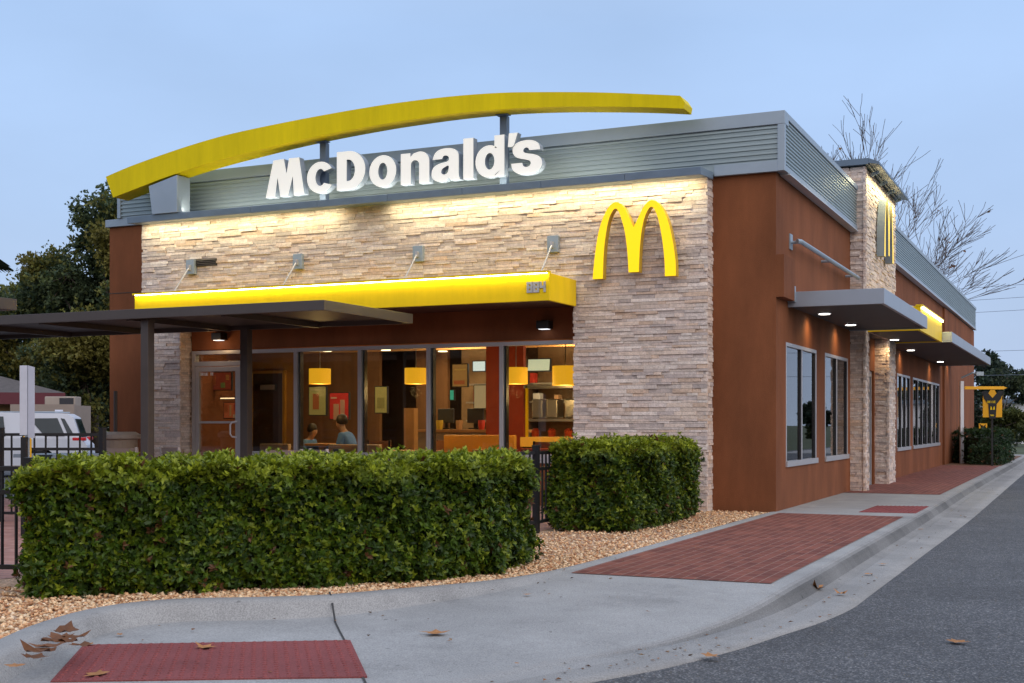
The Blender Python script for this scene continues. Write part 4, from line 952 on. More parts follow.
def hedge(name, poly, z0, z1, n, label, cat='hedge', pal=None, L=(.032,.060), W=.46, tipc=(.36,.42,.03), group=None, per=7):
    cx = sum(p[0] for p in poly)/len(poly); cy = sum(p[1] for p in poly)/len(poly)
    t = thing(name, (cx,cy,0), label, cat, group)
    P = [Vector(p) for p in poly]; k = len(P); per_l = [(P[(i+1) % k]-P[i]).length for i in range(k)]; tot = sum(per_l); area2 = abs(sum(P[i].x*P[(i+1) % k].y-P[(i+1) % k].x*P[i].y for i in range(k)))/2
    sidea = tot*(z1-z0); cen = []; ax = []; dep = []; top = []
    sgn = 1 if sum(P[i].x*P[(i+1) % k].y-P[(i+1) % k].x*P[i].y for i in range(k)) > 0 else -1
    for _ in range(n):
        d = abs(random.gauss(0,.065))
        if U(0,1) < .12: d = -U(0,.05)
        if U(0,1) < sidea/(sidea+area2*1.4):
            r = U(0,tot); i = 0
            while r > per_l[i]: r -= per_l[i]; i += 1
            e_ = (P[(i+1) % k]-P[i])/per_l[i]; nrm = Vector((e_.y,-e_.x))*sgn
            z = U(z0, z1); bul = .05*math.sin(z*7+r*1.9)+.05*math.sin(r*4.1+2+z*3)+.03*math.sin(r*9+z*11)
            zz = (z-z0)/(z1-z0); bul -= .10*max(0,(zz-.85)/.15)**2 + .07*max(0,(.2-zz)/.2)
            r_end = min(r, per_l[i]-r); bul -= .09*max(0,1-r_end/.15)**2
            p = P[i]+e_*r - nrm*(d-bul); cen.append((p.x,p.y,z)); ax.append((nrm.x+U(-.6,.6), nrm.y+U(-.6,.6), U(-.1,.9)))
        else:
            while True:
                x = U(min(p.x for p in P), max(p.x for p in P)); y = U(min(p.y for p in P), max(p.y for p in P))
                if inpoly(x, y, [(p.x,p.y) for p in P]): break
            z = z1-d+.025*math.sin(x*6+1)*math.sin(y*5)+.02*math.sin(x*15+y*11)+(U(.0,.06) if U(0,1) < .10 else 0); cen.append((x,y,z)); ax.append((U(-.6,.6),U(-.6,.6),1.))
        dep.append(d); top.append(cen[-1][2])
    cen = np.array(cen); ax = np.array(ax); dep = np.array(dep); top = np.array(top)
    pal = np.array(pal or [(.045,.090,.008),(.060,.115,.008),(.032,.066,.012),(.080,.135,.008),(.14,.19,.010)])
    K = pal[RNG.integers(0, len(pal), n)]
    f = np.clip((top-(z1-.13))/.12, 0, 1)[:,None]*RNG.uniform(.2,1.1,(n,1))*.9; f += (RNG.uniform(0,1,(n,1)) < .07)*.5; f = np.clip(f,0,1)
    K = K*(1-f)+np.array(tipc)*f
    br = (RNG.uniform(0,1,(n,1)) < .02); K = np.where(br, np.array([(.13,.06,.025)]), K)
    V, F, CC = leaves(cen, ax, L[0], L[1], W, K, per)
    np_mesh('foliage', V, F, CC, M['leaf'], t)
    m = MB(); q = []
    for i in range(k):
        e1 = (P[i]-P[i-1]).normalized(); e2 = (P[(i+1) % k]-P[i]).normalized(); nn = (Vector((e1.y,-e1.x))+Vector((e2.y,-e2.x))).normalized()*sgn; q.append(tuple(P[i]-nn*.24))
    m.poly(q, [], lambda x, y, d_: (x, y, d_), z0+.02, z1-.20); core_ = m.build('shade_core', M['hedgeshade'], t)  # solid block added inside, its dark colour standing in for shade between the leaves
    return t
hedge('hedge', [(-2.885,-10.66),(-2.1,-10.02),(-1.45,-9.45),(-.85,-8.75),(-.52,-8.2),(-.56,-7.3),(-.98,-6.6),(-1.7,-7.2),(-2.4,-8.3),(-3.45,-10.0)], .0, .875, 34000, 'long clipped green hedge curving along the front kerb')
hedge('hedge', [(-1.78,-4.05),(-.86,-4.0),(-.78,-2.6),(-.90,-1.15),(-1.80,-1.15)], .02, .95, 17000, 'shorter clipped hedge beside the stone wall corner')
DK = [(.018,.045,.016),(.024,.055,.018),(.014,.034,.014),(.035,.07,.02)]
hedge('bush', [(-.0,23.5),(.75,22.4),(1.3,22.6),(1.45,27),(.1,27.5)], .0, .98, 3200, 'tall dark clipped bush against the far end of the side wall', 'bush', DK, (.05,.09), tipc=(.04,.08,.02), per=6)
hedge('bush', [(.55,21.9),(1.45,21.7),(1.62,24.6),(1.3,24.8),(.6,22.5)], .0, .50, 1600, 'low dark clipped bush in front of the drive through sign', 'bush', DK, (.04,.07), tipc=(.04,.08,.03), per=6)

def tree(name, base, hgt, blobs, n, label, cat='tree', pal=None, size=(.16,.30), trunk=.25, group=None, per=3, W=.55):
    t = thing(name, base, label, cat, group); b = Vector(base)
    m = MB(); m.tube([b, b+Vector((.05,0,hgt*.25)), b+Vector((-.05,.1,hgt*.5)), b+Vector((.1,0,hgt*.8))], [trunk,trunk*.8,trunk*.6,trunk*.2], 9)
    m.build('trunk', M['bark'], t, smooth=True)
    m = MB(); cen = []; tot = sum(s[3]**2 for s in blobs)
    for (x, y, z, r) in blobs:
        c = b+Vector((x,y,z)); m.tube([b+Vector((0,0,hgt*.3+z*.15)), (b+Vector((0,0,hgt*.3)))*.5+c*.5+Vector((U(-.3,.3),U(-.3,.3),U(-.2,.4))), c], [trunk*.4,trunk*.22,.03], 6)
        kn = int(n*r*r/tot)
        sub = [Vector((random.gauss(0,1),random.gauss(0,1),random.gauss(0,.8))).normalized()*r*U(.45,1.05) for _ in range(max(6,int(r*r*9)))]
        for s_ in sub: m.tube([c, c+s_*.6+Vector((0,0,U(-.1,.1))), c+s_], [.035,.02,.008], 4, cap=False)
        for _ in range(kn):
            s_ = random.choice(sub); v = Vector((random.gauss(0,1),random.gauss(0,1),random.gauss(0,.7)))*r*.17
            cen.append(tuple(c+s_*U(.55,1.08)+v))
    m.build('limbs', M['bark'], t)
    cen = np.array(cen); ax = RNG.normal(size=cen.shape); ax[:,2] += .5
    pal = np.array(pal or [(.035,.055,.02),(.05,.07,.02),(.028,.045,.02),(.07,.08,.025)])
    # clumps of one leaf colour
    ph = np.sin(cen[:,0]*1.3)+np.sin(cen[:,1]*1.1+2)+np.sin(cen[:,2]*1.7+1)
    idx = np.clip(((ph+2)/4*len(pal)+RNG.normal(0,.8,len(cen))).astype(int), 0, len(pal)-1)
    V, F, CC = leaves(cen, ax, size[0], size[1], W, pal[idx], per, (.2,1.5))
    np_mesh('crown', V, F, CC, M['treeleaf'], t); return t
def blobset(k, rx, ry, z0, z1, r0, r1):
    o = []
    for i in range(k):
        a = U(0,6.28); q = U(0,1)**.5; zz = U(0,1); sh = math.sin(math.pi*(.12+.80*zz))
        o.append((rx*q*math.cos(a)*sh, ry*q*math.sin(a)*sh, z0+(z1-z0)*zz, U(r0,r1)))
    return o
OAK = [(.075,.11,.055),(.095,.125,.045),(.06,.095,.050),(.14,.15,.035),(.16,.145,.03)]
tree('oak_tree', (-28.5,18.4,ZR), 9.0, blobset(22,3.9,3.2,2.6,9.2,.9,1.6), 34000, 'tall live oak with airy top right beside the restaurant wall', pal=OAK, size=(.10,.20), group='oak trees beyond the parking lot')
tree('oak_tree', (-33.6,20.6,ZR), 7.0, blobset(22,3.9,3.4,1.6,6.6,1.0,1.6), 28000, 'lower rounded oak in the middle of the left tree group', pal=OAK, size=(.11,.21), group='oak trees beyond the parking lot')
tree('oak_tree', (-39.5,22.5,ZR), 7.6, blobset(24,5.0,4,1.0,6.7,1.1,1.7), 22000, 'darker oak behind the house at the left edge', pal=OAK[:4], size=(.13,.25), group='oak trees beyond the parking lot')
tree('oak_tree', (-36.5,29.5,ZR), 7.5, blobset(20,5.5,3,1.0,6.0,1.3,2.0), 9000, 'dense dark oak filling the gap behind the other oaks', pal=OAK[:3], size=(.22,.36), group='oak trees beyond the parking lot')
tree('oak_tree', (-31.0,19.9,ZR), 8.2, blobset(20,3.0,2.8,2.4,7.8,.9,1.5), 20000, 'middle live oak between the tall one and the low rounded one', pal=OAK, size=(.10,.20), group='oak trees beyond the parking lot')
# palm at the far left
t = thing('palm_tree', (-20.2,2.9,ZR), 'palm tree whose frond tips enter at the left edge', 'palm tree')
m = MB(); m.tube([(-20.2,2.9,ZR),(-20.25,2.9,2.5),(-20.2,2.95,5.2)], [.2,.16,.15], 10); m.build('trunk', M['bark'], t)
V = []; F = []; C = []; c0 = Vector((-20.2,2.95,5.25)); 
for i in range(15):
    a = U(0,6.28); el = U(-.5,1.2); dv = Vector((math.cos(a)*math.cos(el), math.sin(a)*math.cos(el), math.sin(el))); stem = c0+dv*.9; sdv = dv.cross(Vector((0,0,1))).normalized(); up = sdv.cross(dv)
    for q in range(22):
        th = R(-75+150*q/21); d_ = (dv*math.cos(th)+sdv*math.sin(th)); tip = stem+d_*1.15+Vector((0,0,-.35)); mid = stem+d_*.6; b = len(V); ww = up.cross(d_).normalized()*.012
        V += [tuple(stem), tuple(mid+ww), tuple(tip), tuple(mid-ww)]; F.append((b,b+1,b+2)); F.append((b,b+2,b+3)); k_ = U(.7,1.2); C += [(.05*k_,.065*k_,.03*k_)]*2
    V2 = len(V); V += [tuple(c0), tuple(c0+sdv*.03), tuple(stem)]; F.append((V2,V2+1,V2+2)); C.append((.06,.07,.03))
np_mesh('crown', np.array(V), np.array(F), np.array(C), M['treeleaf'], t)
# bare trees behind the building
def bare(base, hgt, spread, lean, seed, label, nleaf, first=.35):
    rs = random.Random(seed); t = thing('bare_tree', base, label, 'bare tree', 'leafless trees behind the roof'); m = MB(); lv = []; m0 = MB()
    def br(p, d, l, r, dep):
        pts = [p]; rad = [r]; q = Vector(p); dd = d.copy()
        for k in range(3):
            dd = (dd+Vector((rs.uniform(-.22,.22), rs.uniform(-.22,.22), .04))).normalized(); q = q+dd*l/3; pts.append(q.copy()); rad.append(r*(1-.22*(k+1)))
        (m0 if dep < 1 else m).tube(pts, [max(x, .009) for x in rad], 8 if dep < 2 else 4, cap=False)
        if dep >= 6 or (dep == 5 and rs.random() < .75):
            lv.append(q.copy()); return
        for k in range(3 if dep in (0,1,3,4,5) else 2):
            i = rs.choice((1,2,3,3)) if dep else 3; nd = (dd+Vector((rs.uniform(-1,1), rs.uniform(-1,1), rs.uniform(-.35,.35)))*spread+lean*.3).normalized()
            br(pts[i], nd, l*rs.uniform(.62,.88), rad[i]*.74, dep+1)
        if dep >= 2: br(pts[3], dd, l*.7, rad[3]*.9, dep+1)
    br(Vector(base), Vector((0,0,1))+lean*.2, hgt*first, .24, 0)
    m0.build('trunk', M['bark'], t); m.build('branches', mat('grey_bark', (.085,.070,.070), .9), t)
    rs.shuffle(lv); lows = [p for p in lv ][:nleaf]
    if lows:
        cs = np.array([tuple(p) for p in lows]); ax = RNG.normal(size=cs.shape); pal_ = np.array([(.20,.09,.04),(.26,.14,.05),(.12,.06,.035)])
        V_, F_, C_ = leaves(cs, ax, .10, .2, .7, pal_[RNG.integers(0,3,len(cs))], 3, (.3,1.5)); np_mesh('dry_leaves', V_, F_, C_, M['treeleaf'], t)
    return t
bare((-5.3,33.8,ZR), 13.4, .60, Vector((.0,0,0)), 5, 'bare tree rising straight behind the stone tower', 14)
bare((-5.6,34.0,ZR), 10.6, .68, Vector((.13,.04,0)), 12, 'bare tree with brown leaves leaning right over the parapet', 70)
# background planting on the right and behind the camera
RT = [(.025,.045,.035),(.035,.055,.04),(.03,.05,.03),(.05,.07,.03)]
tree('background_tree', (-1.1,62,ZR), 4.4, blobset(12,2.2,2,1.0,4.0,.6,1.1), 4500, 'slim dark tree beside the far end of the restaurant', pal=RT, size=(.16,.3), trunk=.14, group='far trees on the right')
tree('background_tree', (2.4,64,ZR), 4.4, blobset(12,2.6,2,1.0,3.7,.7,1.1), 4500, 'dark tree right of the drive through sign', pal=RT, size=(.16,.3), trunk=.14, group='far trees on the right')
tree('background_tree', (0.1,46,ZR), 3.0, blobset(9,1.2,1.0,.6,2.5,.4,.7), 3000, 'small olive green tree right behind the drive through sign', pal=[(.06,.08,.02),(.08,.09,.02)], size=(.10,.2), trunk=.08, group='far trees on the right')
o = hedge('woodland', [(-95,-44),(22,-44),(22,-50),(-95,-50)], ZR, 8.5, 9000, 'dense dark wood across the road behind the viewpoint', 'woodland', [(.02,.035,.015),(.03,.045,.018)], (.7,1.3), .6, tipc=(.04,.06,.02), per=5); o['kind'] = 'stuff'
for i, (x, y, h) in enumerate(((-4,95,7),(2,100,8),(9,98,7),(18,96,3),(28,92,3),(38,78,3.5),(44,62,4.5),(48,44,5),(50,26,4.5),(51,10,5),(50,-6,4.5),(-12,-42,10),(-34,-42,10),(-58,-42,10),(28,-36,11))):
    tree('background_tree', (x,y,ZR), h, blobset(10,h*.5,h*.45,h*.2,h*.9,h*.14,h*.24), 3200, ['far tree at the left end of the horizon row','far tree second in the horizon row','far tree third in the horizon row','far tree at the right picture edge'][i] if i < 4 else 'tree across the road outside the picture', pal=RT, size=(.3,.6), trunk=.2, group='distant row of trees' if i < 4 else 'trees across the road')

# ================================================================== FAR LEFT THINGS
FW = Vector((-.4182,.9083,0)); RT_ = Vector((.9083,.4182,0)); CAMP = Vector((3.77,-17.09,0))
# white SUV, nose to the left
t = thing('parked_car', (-20.75,6.9,ZR-.08), 'white SUV parked beyond the patio fence', 'car', None, R(24.72)+R(13))
def lbuild(m, name, material, parent, **k): return m.build(name, material, parent, local=True, **k)
prof = [(1.45,.35),(1.50,.62),(1.47,.92),(1.30,1.10),(1.12,1.66),(.95,1.76),(-1.2,1.80),(-1.9,1.70),(-2.75,1.12),(-3.7,1.02),(-3.95,.80),(-3.98,.35)]
wheelx = (.28,-2.85)
bm_ = MB()
def carpt(x, z, d):
    k = 1 if z < 1.12 else 1-(z-1.12)*.22; return (x, d*k, z)
P = [(1.45,.35)]+prof[1:]
arch0 = [(wheelx[1]-.46,.35)]+arc(wheelx[1],.40,.46,.46,180,0,10)+[(wheelx[1]+.46,.35)]; arch1 = [(wheelx[0]-.46,.35)]+arc(wheelx[0],.40,.46,.46,180,0,10)+[(wheelx[0]+.46,.35)]
P = prof+arch0[1:-1]+arch1[1:-1]
bm_.poly(P, [], carpt, -.98, .98); lbuild(bm_, 'body', M['white'], t, bevel=.03)
dg = mat('tinted_glass', (.02,.035,.045), .08); 
def winpoly(P, y): 
    m = MB(); s = -1 if y < 0 else 1
    m.poly(P, [], lambda x, z, d: carpt(x, z, s*(.985+d)), 0, .012); return m
for s in (-1,1):
    lbuild(winpoly([(.92,1.17),(.42,1.17),(.02,1.63),(.72,1.64)], s), 'window', dg, t)
    lbuild(winpoly([(1.14,1.20),(1.00,1.18),(.80,1.64),(.90,1.62)], s), 'window', dg, t)
    lbuild(winpoly([(-.55,1.16),(-1.35,1.16),(-1.35,1.68),(-.62,1.68)], s), 'window', dg, t)
    lbuild(winpoly([(-1.45,1.16),(-2.45,1.16),(-1.85,1.62),(-1.45,1.68)], s), 'window', dg, t)
    m = MB(); m.box(1.10,1.44,s*.88-.105,s*.88+.105,1.04,1.13); lbuild(m, 'taillight', mat('red_lens', (.55,.01,.02), .3, emit=(.8,.02,.02), estr=.05), t, bevel=.02)
    m = MB(); m.tube([(.85,s*.74,1.80),(-1.7,s*.74,1.80)], .02, 6); lbuild(m, 'roof_rail', M['steel'], t)
    for wx in wheelx:
        m = MB(); w0 = len(m.v); m.tube([(wx,s*.98,.40),(wx,s*.74,.40)], .385, 24); wh = lbuild(m, 'wheel', M['black'], t)
        m = MB(); m.tube([(wx,s*.99,.40),(wx,s*.97,.40)], .24, 16)
        lbuild(m, 'rim', M['steelint'], wh)
m = MB(); m.hexa([(1.315,-.70,1.14),(1.315,.70,1.14),(1.30,.70,1.14),(1.30,-.70,1.14),(1.16,-.64,1.62),(1.16,.64,1.62),(1.13,.64,1.62),(1.13,-.64,1.62)]); lbuild(m, 'rear_window', dg, t)
m = MB(); m.box(.55,.75,-.02,.02,1.78,1.87); lbuild(m, 'antenna', M['white'], t)
t.scale = (.95,.95,.95)
# house at the left
t = thing('house', (-29.4,12.9,ZR), 'low house with dark roof and maroon eaves behind the white SUV', 'house', None, R(45.5))
m = MB(); m.box(-12,2.2,0,8,0,1.98); lbuild(m, 'wall', mat('ochre_wall', (.32,.19,.08), .8), t)
m = MB(); m.box(-12.5,2.75,-.6,8.5,1.98,2.36); lbuild(m, 'eaves', mat('maroon_fascia', (.11,.018,.03), .6), t)
m = MB(); m.hexa([(-12.5,-.6,2.361),(2.75,-.6,2.361),(2.75,8.5,2.361),(-12.5,8.5,2.361),(-9,2.9,3.35),(-.6,2.9,3.35),(-.6,5.0,3.35),(-9,5.0,3.35)]); lbuild(m, 'roof', mat('grey_shingles', (.10,.09,.09), .9, var=.25, scale=6), t)
m = MB(); m.box(-9.2,-8,-.02,.0,.9,1.8); lbuild(m, 'window', M['alu_dark'], t)
t = thing('enclosure_wall', (-24.3,12.0,ZR), 'beige rendered enclosure wall behind the white SUV', 'wall', None, R(24.72))
m = MB(); m.box(-1.95,.0,0,.2,0,1.93); m.box(-1.9,0,.2,1.5,0,1.9); lbuild(m, 'wall', mat('beige_render', (.33,.27,.23), .85, var=.08), t)
t = thing('rooftop_unit', (-25.45,13.0,1.22), 'beige air conditioning unit above the enclosure wall', 'air conditioner', None, R(24.72))
m = MB(); m.box(-.8,.16,0,.6,0,.85); lbuild(m, 'casing', mat('unit_beige', (.36,.31,.27), .7), t, bevel=.03); m = MB(); m.box(-.32,.12,-.02,-.002,.52,.80); lbuild(m, 'grille', M['alu_dark'], t)
# back of a tall narrow sign + yellow bollard
t = thing('sign_post', (-6.61,-7.01,0), 'back of a pale narrow sign on a black post by the patio fence', 'sign', None, R(24.72))
m = MB(); m.box(-.085,-.004,-.012,.0,1.08,1.83); m.hexa([(.004,-.01,1.05),(.088,-.05,1.05),(.088,-.04,1.05),(.004,.0,1.05),(.004,-.01,1.83),(.088,-.05,1.81),(.088,-.04,1.81),(.004,.0,1.83)]); lbuild(m, 'panel', mat('pale_sign_back', (.52,.56,.66), .5), t)
m = MB(); m.box(-.035,.005,.001,.04,0,1.82); lbuild(m, 'post', M['steel'], t)
m = MB(); m.box(-.06,.0,-.05,.0,0,1.06); lbuild(m, 'base_post', M['black'], t)
t = thing('bollard', (-7.24,-6.42,0), 'yellow steel bollard beside the narrow sign', 'bollard')
m = MB(); m.lathe([(.055,0),(.055,1.02),(.035,1.06)], 16); lbuild(m, 'pipe', mat('yellow_pipe', (.8,.45,.01), .5), t, smooth=False)
t = thing('planter', (-10.26,-1.53,0), 'round taupe bin with wide rim next to the brown wall', 'bin')
m = MB(); m.lathe([(.22,0),(.25,.9),(.25,.95)], 24); lbuild(m, 'body', M['tan'], t); m = MB(); m.lathe([(.25,.951),(.30,.97),(.30,1.03),(.22,1.075)], 24); lbuild(m, 'rim', mat('taupe_rim', (.32,.27,.24), .6), t)
# lamp pole near it
t = thing('pole', (-10.95,-.9,0), 'thin dark grey pole rising beside the brown wall', 'pole'); m = MB(); m.tube([(-10.95,-.9,0),(-10.95,-.9,1.75)], .03, 8); m.build('shaft', M['bronze'], t); m = MB(); m.lathe([(.07,0),(.07,.03)], 12, (-10.95,-.9,0)); m.build('base_plate', M['bronze'], t)
# patio furniture
chairM = mat('taupe_sling', (.25,.20,.18), .7); chairF = mat('chair_frame', (.42,.38,.37), .5)
chp = thing('patio_chair', (0,0,0), '', 'chair', 'patio chairs behind the hedge')
m = MB(); m.box(-.24,.24,-.22,.22,.42,.45); lbuild(m, 'seat', chairM, chp); m = MB(); m.hexa([(-.22,.20,.50),(.22,.20,.50),(.22,.23,.50),(-.22,.23,.50),(-.22,.28,.86),(.22,.28,.86),(.22,.31,.86),(-.22,.31,.86)]); lbuild(m, 'backrest', chairM, chp)
for s in (-1,1):
    m = MB(); m.bar((s*.245,.19,.0), (s*.245,.30,.875), .035); lbuild(m, 'leg', chairF, chp); m = MB(); m.bar((s*.245,-.2,.0), (s*.245,-.2,.64), .035); m.bar((s*.245,-.2,.64), (s*.245,.26,.64), .035); lbuild(m, 'leg', chairF, chp)
CP = [(-8.9,-2.9,200,'patio chair left of the entrance post'),(-8.3,-2.3,160,'patio chair right beside the rear canopy post'),(-5.95,-3.0,190,'patio chair with pale frame below the seated diners'),(-5.5,-2.6,150,'patio chair right of the one below the diners')]
for i, (x, y, a, lb) in enumerate(CP):
    o = chp if i == 0 else copy_tree(chp); o.location = (x,y,-.008); o.rotation_euler = (0,0,R(a)); o['label'] = lb
t = thing('patio_table', (-9.6,-3.3,0), 'pale grey patio table top seen over the hedge at left', 'table'); m = MB(); m.box(-10.2,-8.9,-3.8,-2.9,.72,.77); m.build('tabletop', M['steel'], t); m = MB(); m.lathe([(.28,0),(.28,.03),(.04,.05),(.04,.72)], 16, (-9.6,-3.3,0)); m.build('leg', M['bronze'], t)

# ================================================================== RIGHT THINGS
t = thing('drive_through_sign', (1.26,21.16,0), 'yellow and black drive through sign on a black post', 'sign', None, R(10))
m = MB(); m.box(-.03,.03,-.03,.03,0,2.2); lbuild(m, 'post', M['black'], t)
yl = mat('sign_yellow', (.85,.42,.01), .45, emit=(1,.5,.0), estr=.04)
m = MB(); m.box(-.30,.30,-.09,-.04,1.42,2.05); m.poly([(-.17,2.05),(.17,2.05),(.06,2.22),(-.06,2.22)], [], lambda x, z, d: (x, d, z), -.09, -.04); lbuild(m, 'sign_face', yl, t)
m = MB(); m.poly([(-.34,2.17),(-.20,2.19),(.0,1.98),(.20,2.19),(.34,2.17),(.26,1.96),(.13,1.80),(.10,1.38),(-.10,1.38),(-.13,1.80),(-.26,1.96)], [], lambda x, z, d: (x, d, z), -.105, -.092); lbuild(m, 'symbol', M['black'], t)
m = MB()
for sx_ in (-1,1): m.poly([(sx_*.01,1.64),(sx_*.03,1.72),(sx_*.06,1.74),(sx_*.07,1.64),(sx_*.05,1.64)], [], lambda x, z, d: (x, d, z), -.112, -.106)
stroke_text(m, 'DRIVE', -.155, 1.84, .055, lambda x, z, d: (x, -.108+d*.1, z), .012, .95); stroke_text(m, 'THRU', -.075, 1.46, .035, lambda x, z, d: (x, -.108+d*.1, z), .009, .95)
lbuild(m, 'lettering', M['yellow'], t); t.scale = (.86,1,.98)
t = thing('clearance_bar', (.44,23.2,0), 'yellow height clearance bar reaching out behind the sign', 'clearance bar', None, R(24.7))
m = MB(); m.box(-.10,1.08,-.05,.05,2.25,2.34); m.poly([(1.07,2.26),(1.18,2.295),(1.07,2.33)], [], lambda x, z, d: (x, d, z), -.04, .04); lbuild(m, 'bar', yl, t)
m = MB(); m.box(-.24,-.14,-.05,.05,0,2.5); lbuild(m, 'post', M['white'], t)
m = MB(); m.tube([(-.2,0,2.6),(.1,-.1,2.75),(.25,-.1,2.72)], .03, 6); m.box(.2,.42,-.16,-.04,2.66,2.78); lbuild(m, 'camera_arm', M['steel'], t)
t = thing('small_sign', (.55,27.6,0), 'small yellow and black sign low behind the tall bush', 'sign', None, R(10)); m = MB(); m.box(-.13,.13,-.03,0,.98,1.22); lbuild(m, 'sign_face', yl, t); m = MB(); m.poly([(-.10,1.20),(0,1.12),(.10,1.20),(.04,1.04),(-.04,1.04)], [], lambda x, z, d: (x, d, z), -.045, -.032); lbuild(m, 'symbol', M['black'], t); m = MB(); m.box(-.02,.02,.0,.04,0,1.2); lbuild(m, 'post', M['black'], t)
m = MB(); m.quad((1.7,40,ZR+.004),(9,40,ZR+.004),(9,60,ZR+.004),(1.7,60,ZR+.004)); tag(m.build('far_apron', M['concrete']), kind='structure')
# low far building/fence right edge
t = thing('far_building', (6,74,ZR), 'low pale building in the far distance at the right edge', 'building'); m = MB(); m.box(-3,9,74,80,ZR,2.6); m.build('wall', mat('pale_wall', (.75,.75,.78), .8), t); m = MB(); m.box(-3.3,9.3,73.6,80.4,2.6,2.85); m.build('roof', M['steel_dark'], t)
for i in range(3): m = MB(); m.box(-1+i*3,.6+i*3,73.97,73.995,.6,1.9); m.build('window', M['alu_dark'], t)
# power lines and poles
M['wirem'] = mat('weathered_cable', (.20,.24,.32), .6)
def wire(z0, z1, y0, y1, label):
    m = MB(); pts = []
    for i in range(25):
        q = i/24; pts.append((-26+66*q, y0+(y1-y0)*q, z0+(z1-z0)*q-4*.9*q*(1-q)))
    m.tube(pts, .009, 5, cap=False); tag(m.build('power_line', M['wirem']), label, 'power line', 'overhead power lines')
WL = ['topmost overhead power line','second overhead power line from the top','third overhead power line from the top','fourth overhead power line from the top','lowest overhead power line']
for i, (z, dz) in enumerate(((8.1,.0),(7.55,.0),(7.0,.0),(5.3,-.1),(4.2,.0))): wire(z, z+dz, 52, 26, WL[i])
for x, y, lb in ((-26,52,'wooden utility pole hidden behind the restaurant'),(40,26,'wooden utility pole out to the right')):
    t = thing('utility_pole', (x,y,ZR), lb, 'utility pole'); m = MB(); m.tube([(x,y,ZR),(x,y,8.6)], [.16,.11], 10); m.build('pole_shaft', M['bark'], t); m = MB(); m.box(x-.06,x+.06,y-.9,y+.9,8.15,8.27); m.build('crossarm', M['bark'], t)

# ================================================================== FALLEN LEAVES
def fallen(x, y, z, s, yaw, label, curl=.3, col=(.33,.15,.05), low=.60):
    P = []
    for i in range(15):
        a = R(i*24); r = (1.0 if i % 3 == 0 else low)*s*(1.15 if i in (0,) else U(.8,1.05)); P.append((r*math.cos(a), r*math.sin(a)*.8))
    m = MB(); m.v.append((0,0,.006)); 
    for px, py in P: rr = math.hypot(px,py)/s; m.v.append((px, py, .004+curl*s*rr*rr*U(.1,1.)))
    for i in range(15): m.face((0, 1+i, 1+(i+1) % 15))
    k = U(.8,1.2)
    o = m.build('fallen_leaf', mat('dry_leaf', tuple(c*k for c in col), .7, var=.25, scale=20, spec=.2)); o.location = (x,y,z); o.rotation_euler = (0,0,yaw); tag(o, label, 'leaf', 'dry fallen leaves')
from math import pi
def on(px, py, z):
    a = (px-512)/1253; u = (424-py)/1253; d = FW+RT_*a; tt = (z-1.2)/u; return 3.77+tt*d.x, -17.09+tt*d.y
FL = [((436,633),-.09,.10,'tan leaf lying flat in the middle of the ramp'),((205,648),-.095,.085,'tan leaf at the far edge of the red tactile panel'),((97,674),-.09,.09,'tan leaf on the near part of the red tactile panel'),
 ((125,624),-.10,.06,'brown leaf against the bed kerb'),((120,636),-.10,.035,'small brown leaf fragment by the kerb'),((88,646),-.10,.05,'orange leaf at the corner of the tactile panel'),
 ((66,634),-.095,.10,'curled dark leaf at the top of the pile by the kerb'),((55,644),-.095,.09,'curled dark leaf in the middle of the pile by the kerb'),((40,654),-.10,.10,'curled dark leaf at the bottom of the pile by the kerb'),((75,640),-.09,.08,'curled dark leaf at the right of the pile by the kerb'),
 ((788,590),-.06,.0,''),((815,590),-.10,.13,'long brown leaf leaning in the gutter'),((841,595),-.115,.06,'small brown leaf in the gutter beside the long leaf'),((868,575),-.115,.05,'pale brown leaf in the gutter further back'),((883,565),-.115,.05,'brown leaf in the gutter near the asphalt'),
 ((957,643),-.125,.085,'brown leaf lying alone on the asphalt'),((710,657),-.11,.07,'orange leaf on the gutter at the bottom'),((830,553),-.115,.04,'tiny leaf far back in the gutter'),((517,665),-.1,.02,'tiny leaf scrap on the lower ramp'),((527,594),-.03,.035,'small leaf near the bed kerb in the middle'),((920,530),-.115,.05,'faint leaf in the distant gutter'),((15,668),-.0,.07,'brown leaf on the kerb at the left edge'),((60,640),-.1,.08,'dry brown leaf of the pile near its top'),((48,650),-.1,.09,'dry brown leaf of the pile near its middle'),((34,660),-.1,.07,'dry brown leaf of the pile near its bottom'),((80,648),-.1,.07,'dry brown leaf of the pile at its right edge'),((66,645),-.1,.08,'dry brown leaf of the pile nearest the tactile panel')]
for (px, py), z, s, lb in FL:
    if s <= 0: continue
    pile = 'pile' in lb; x, y = on(px, py, .02 if pile or 'left edge' in lb else z)
    zz = z+.006
    if -11 < y < -8 or True:
        if x < 1.6: zz = max(zs(y), -.105)+.012
        if pile or 'left edge' in lb: zz = .028
    fallen(x, y, zz, s, U(0,6.28), lb, (.5 if pile else .8) if pile or 'long' in lb else .22, (.15,.065,.03) if pile else (.42,.20,.08), .82 if pile else .60)

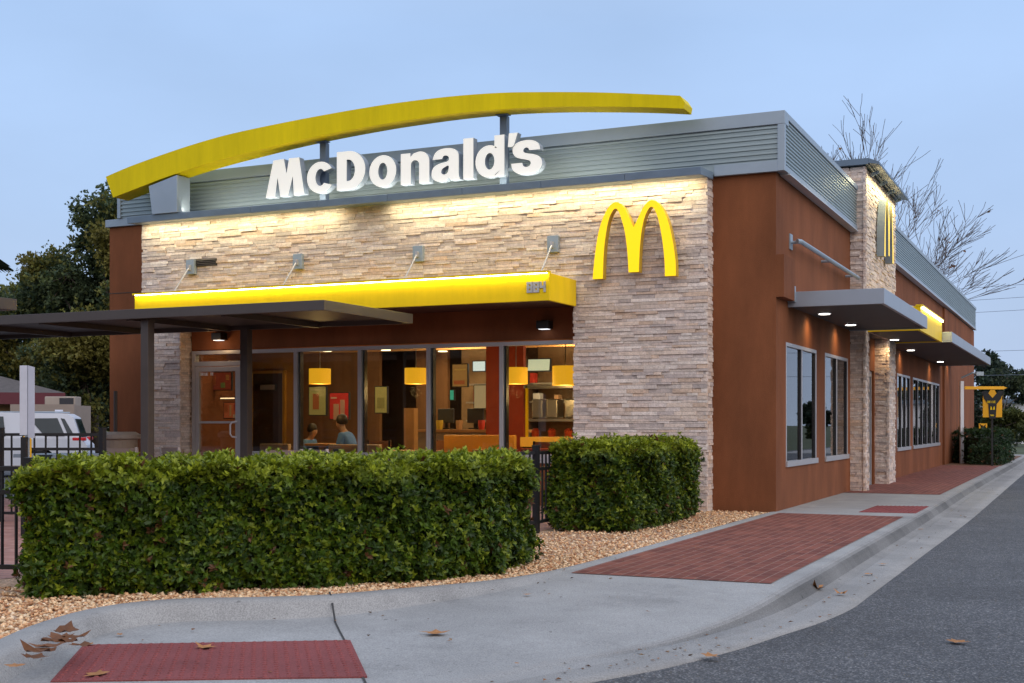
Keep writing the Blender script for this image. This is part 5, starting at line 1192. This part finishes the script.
cen = []; 
for _ in range(150):
    i = random.randrange(10, nI-2); b_, c_ = outer[i], asph[i]; j_ = min(i+1, nI-1); tt = U(0,1); b_ = b_.lerp(outer[j_], tt); c_ = c_.lerp(asph[j_], tt)
    q = b_.lerp(c_, U(.22,.95)**1.2); cen.append((q.x, q.y, ZR+.018))
for _ in range(70):
    i = random.randrange(30, nI-12); a_ = inner[i]; b_ = outer[i]; q = a_.lerp(b_, U(.03,.95)**2*.9); cen.append((q.x, q.y, zs(q.y)+.012))
cen = np.array(cen); ax = RNG.normal(0,.12,cen.shape); ax[:,2] = 1
pl = np.array([(.30,.14,.06),(.18,.09,.045),(.36,.22,.10),(.10,.06,.035)])
V, F, CC = leaves(cen, ax, .010, .045, .6, pl[RNG.integers(0,4,len(cen))], 1, (1.35,1.55))
tag(np_mesh('leaf_litter', V, F, CC, M['treeleaf']), 'scattered leaf crumbs and debris in the gutter and on the pavement', 'leaf litter', kind='stuff')
t = thing('back_shelf', (-5.2,4.7,0), 'steel shelving with boxes and cups at the back of the kitchen', 'shelf')
for z in (1.25,1.60,1.95):
    m = MB(); m.box(-7.2,-3.4,4.6,4.95,z,z+.03); m.build('shelf_board', M['steelint'], t)
for k_ in range(26):
    x = U(-7.1,-3.5); z = random.choice((1.28,1.63,1.98)); h_ = U(.08,.24); w2 = U(.05,.16); c = random.choice(((.6,.05,.03),(.7,.45,.05),(.6,.55,.45),(.12,.1,.09),(.35,.2,.1),(.5,.5,.5)))
    m = MB(); m.box(x,x+w2,4.62,4.8,z+.001,z+h_); o_ = m.build('carton', mat('carton', c, .6), None, bevel=.006); tag(o_, 'small carton or tub on the steel shelving at the back of the kitchen', 'carton', 'cartons on the kitchen shelving')
cm = mat('chair_wood', (.30,.13,.05), .5)
for i, (x, y, a, lb) in enumerate(((-6.9,.75,20,'dark wood dining chair in the third pane'),(-6.2,2.0,-160,'dark wood dining chair behind the third pane table'),(-3.9,.7,10,'dark wood dining chair in the last pane'))):
    t = thing('dining_chair', (x,y,0), lb, 'chair', 'dining chairs', R(a)); m = MB(); m.box(-.2,.2,-.2,.2,.44,.47); lbuild(m, 'seat', cm, t); m = MB(); m.box(-.2,.2,.18,.21,.6,.92); lbuild(m, 'backrest', cm, t)
    for sx_ in (-.18,.18):
        for sy_ in (-.18,.19): m = MB(); m.bar((sx_,sy_,0), (sx_,sy_,.44 if sy_ < 0 else .93), .03); lbuild(m, 'leg', M['black'], t)
for i, (x, z, c, lb) in enumerate(((-6.95,1.10,(.6,.45,.05),'yellow cup on the long counter'),(-6.1,1.10,(.55,.05,.03),'red cup on the long counter'),(-5.62,1.10,(.7,.6,.5),'white cup stack on the long counter'),(-6.55,1.10,(.5,.3,.15),'brown paper bag on the long counter'))):
    m = MB(); m.lathe([(.05,0),(.065,.12),(.06,.17+.1*(i == 2))], 12, (x,3.05,z)); tag(m.build('cup' if i < 3 else 'paper_bag', mat('cup_colour', c, .5)), lb, 'cup' if i < 3 else 'bag')
# ------------------------------------------------------------------ render
sc.render.engine = 'CYCLES'
sc.view_settings.view_transform = 'Standard'; sc.view_settings.look = 'None'; sc.view_settings.gamma = 1; sc.view_settings.exposure = .2
sc.view_settings.use_curve_mapping = False
sc.cycles.use_denoising = True
try: sc.cycles.denoiser = 'OPENIMAGEDENOISE'
except Exception: pass
sc.cycles.max_bounces = 7; sc.cycles.transparent_max_bounces = 12; sc.cycles.caustics_reflective = False; sc.cycles.caustics_refractive = False
sc.cycles.sample_clamp_indirect = 4
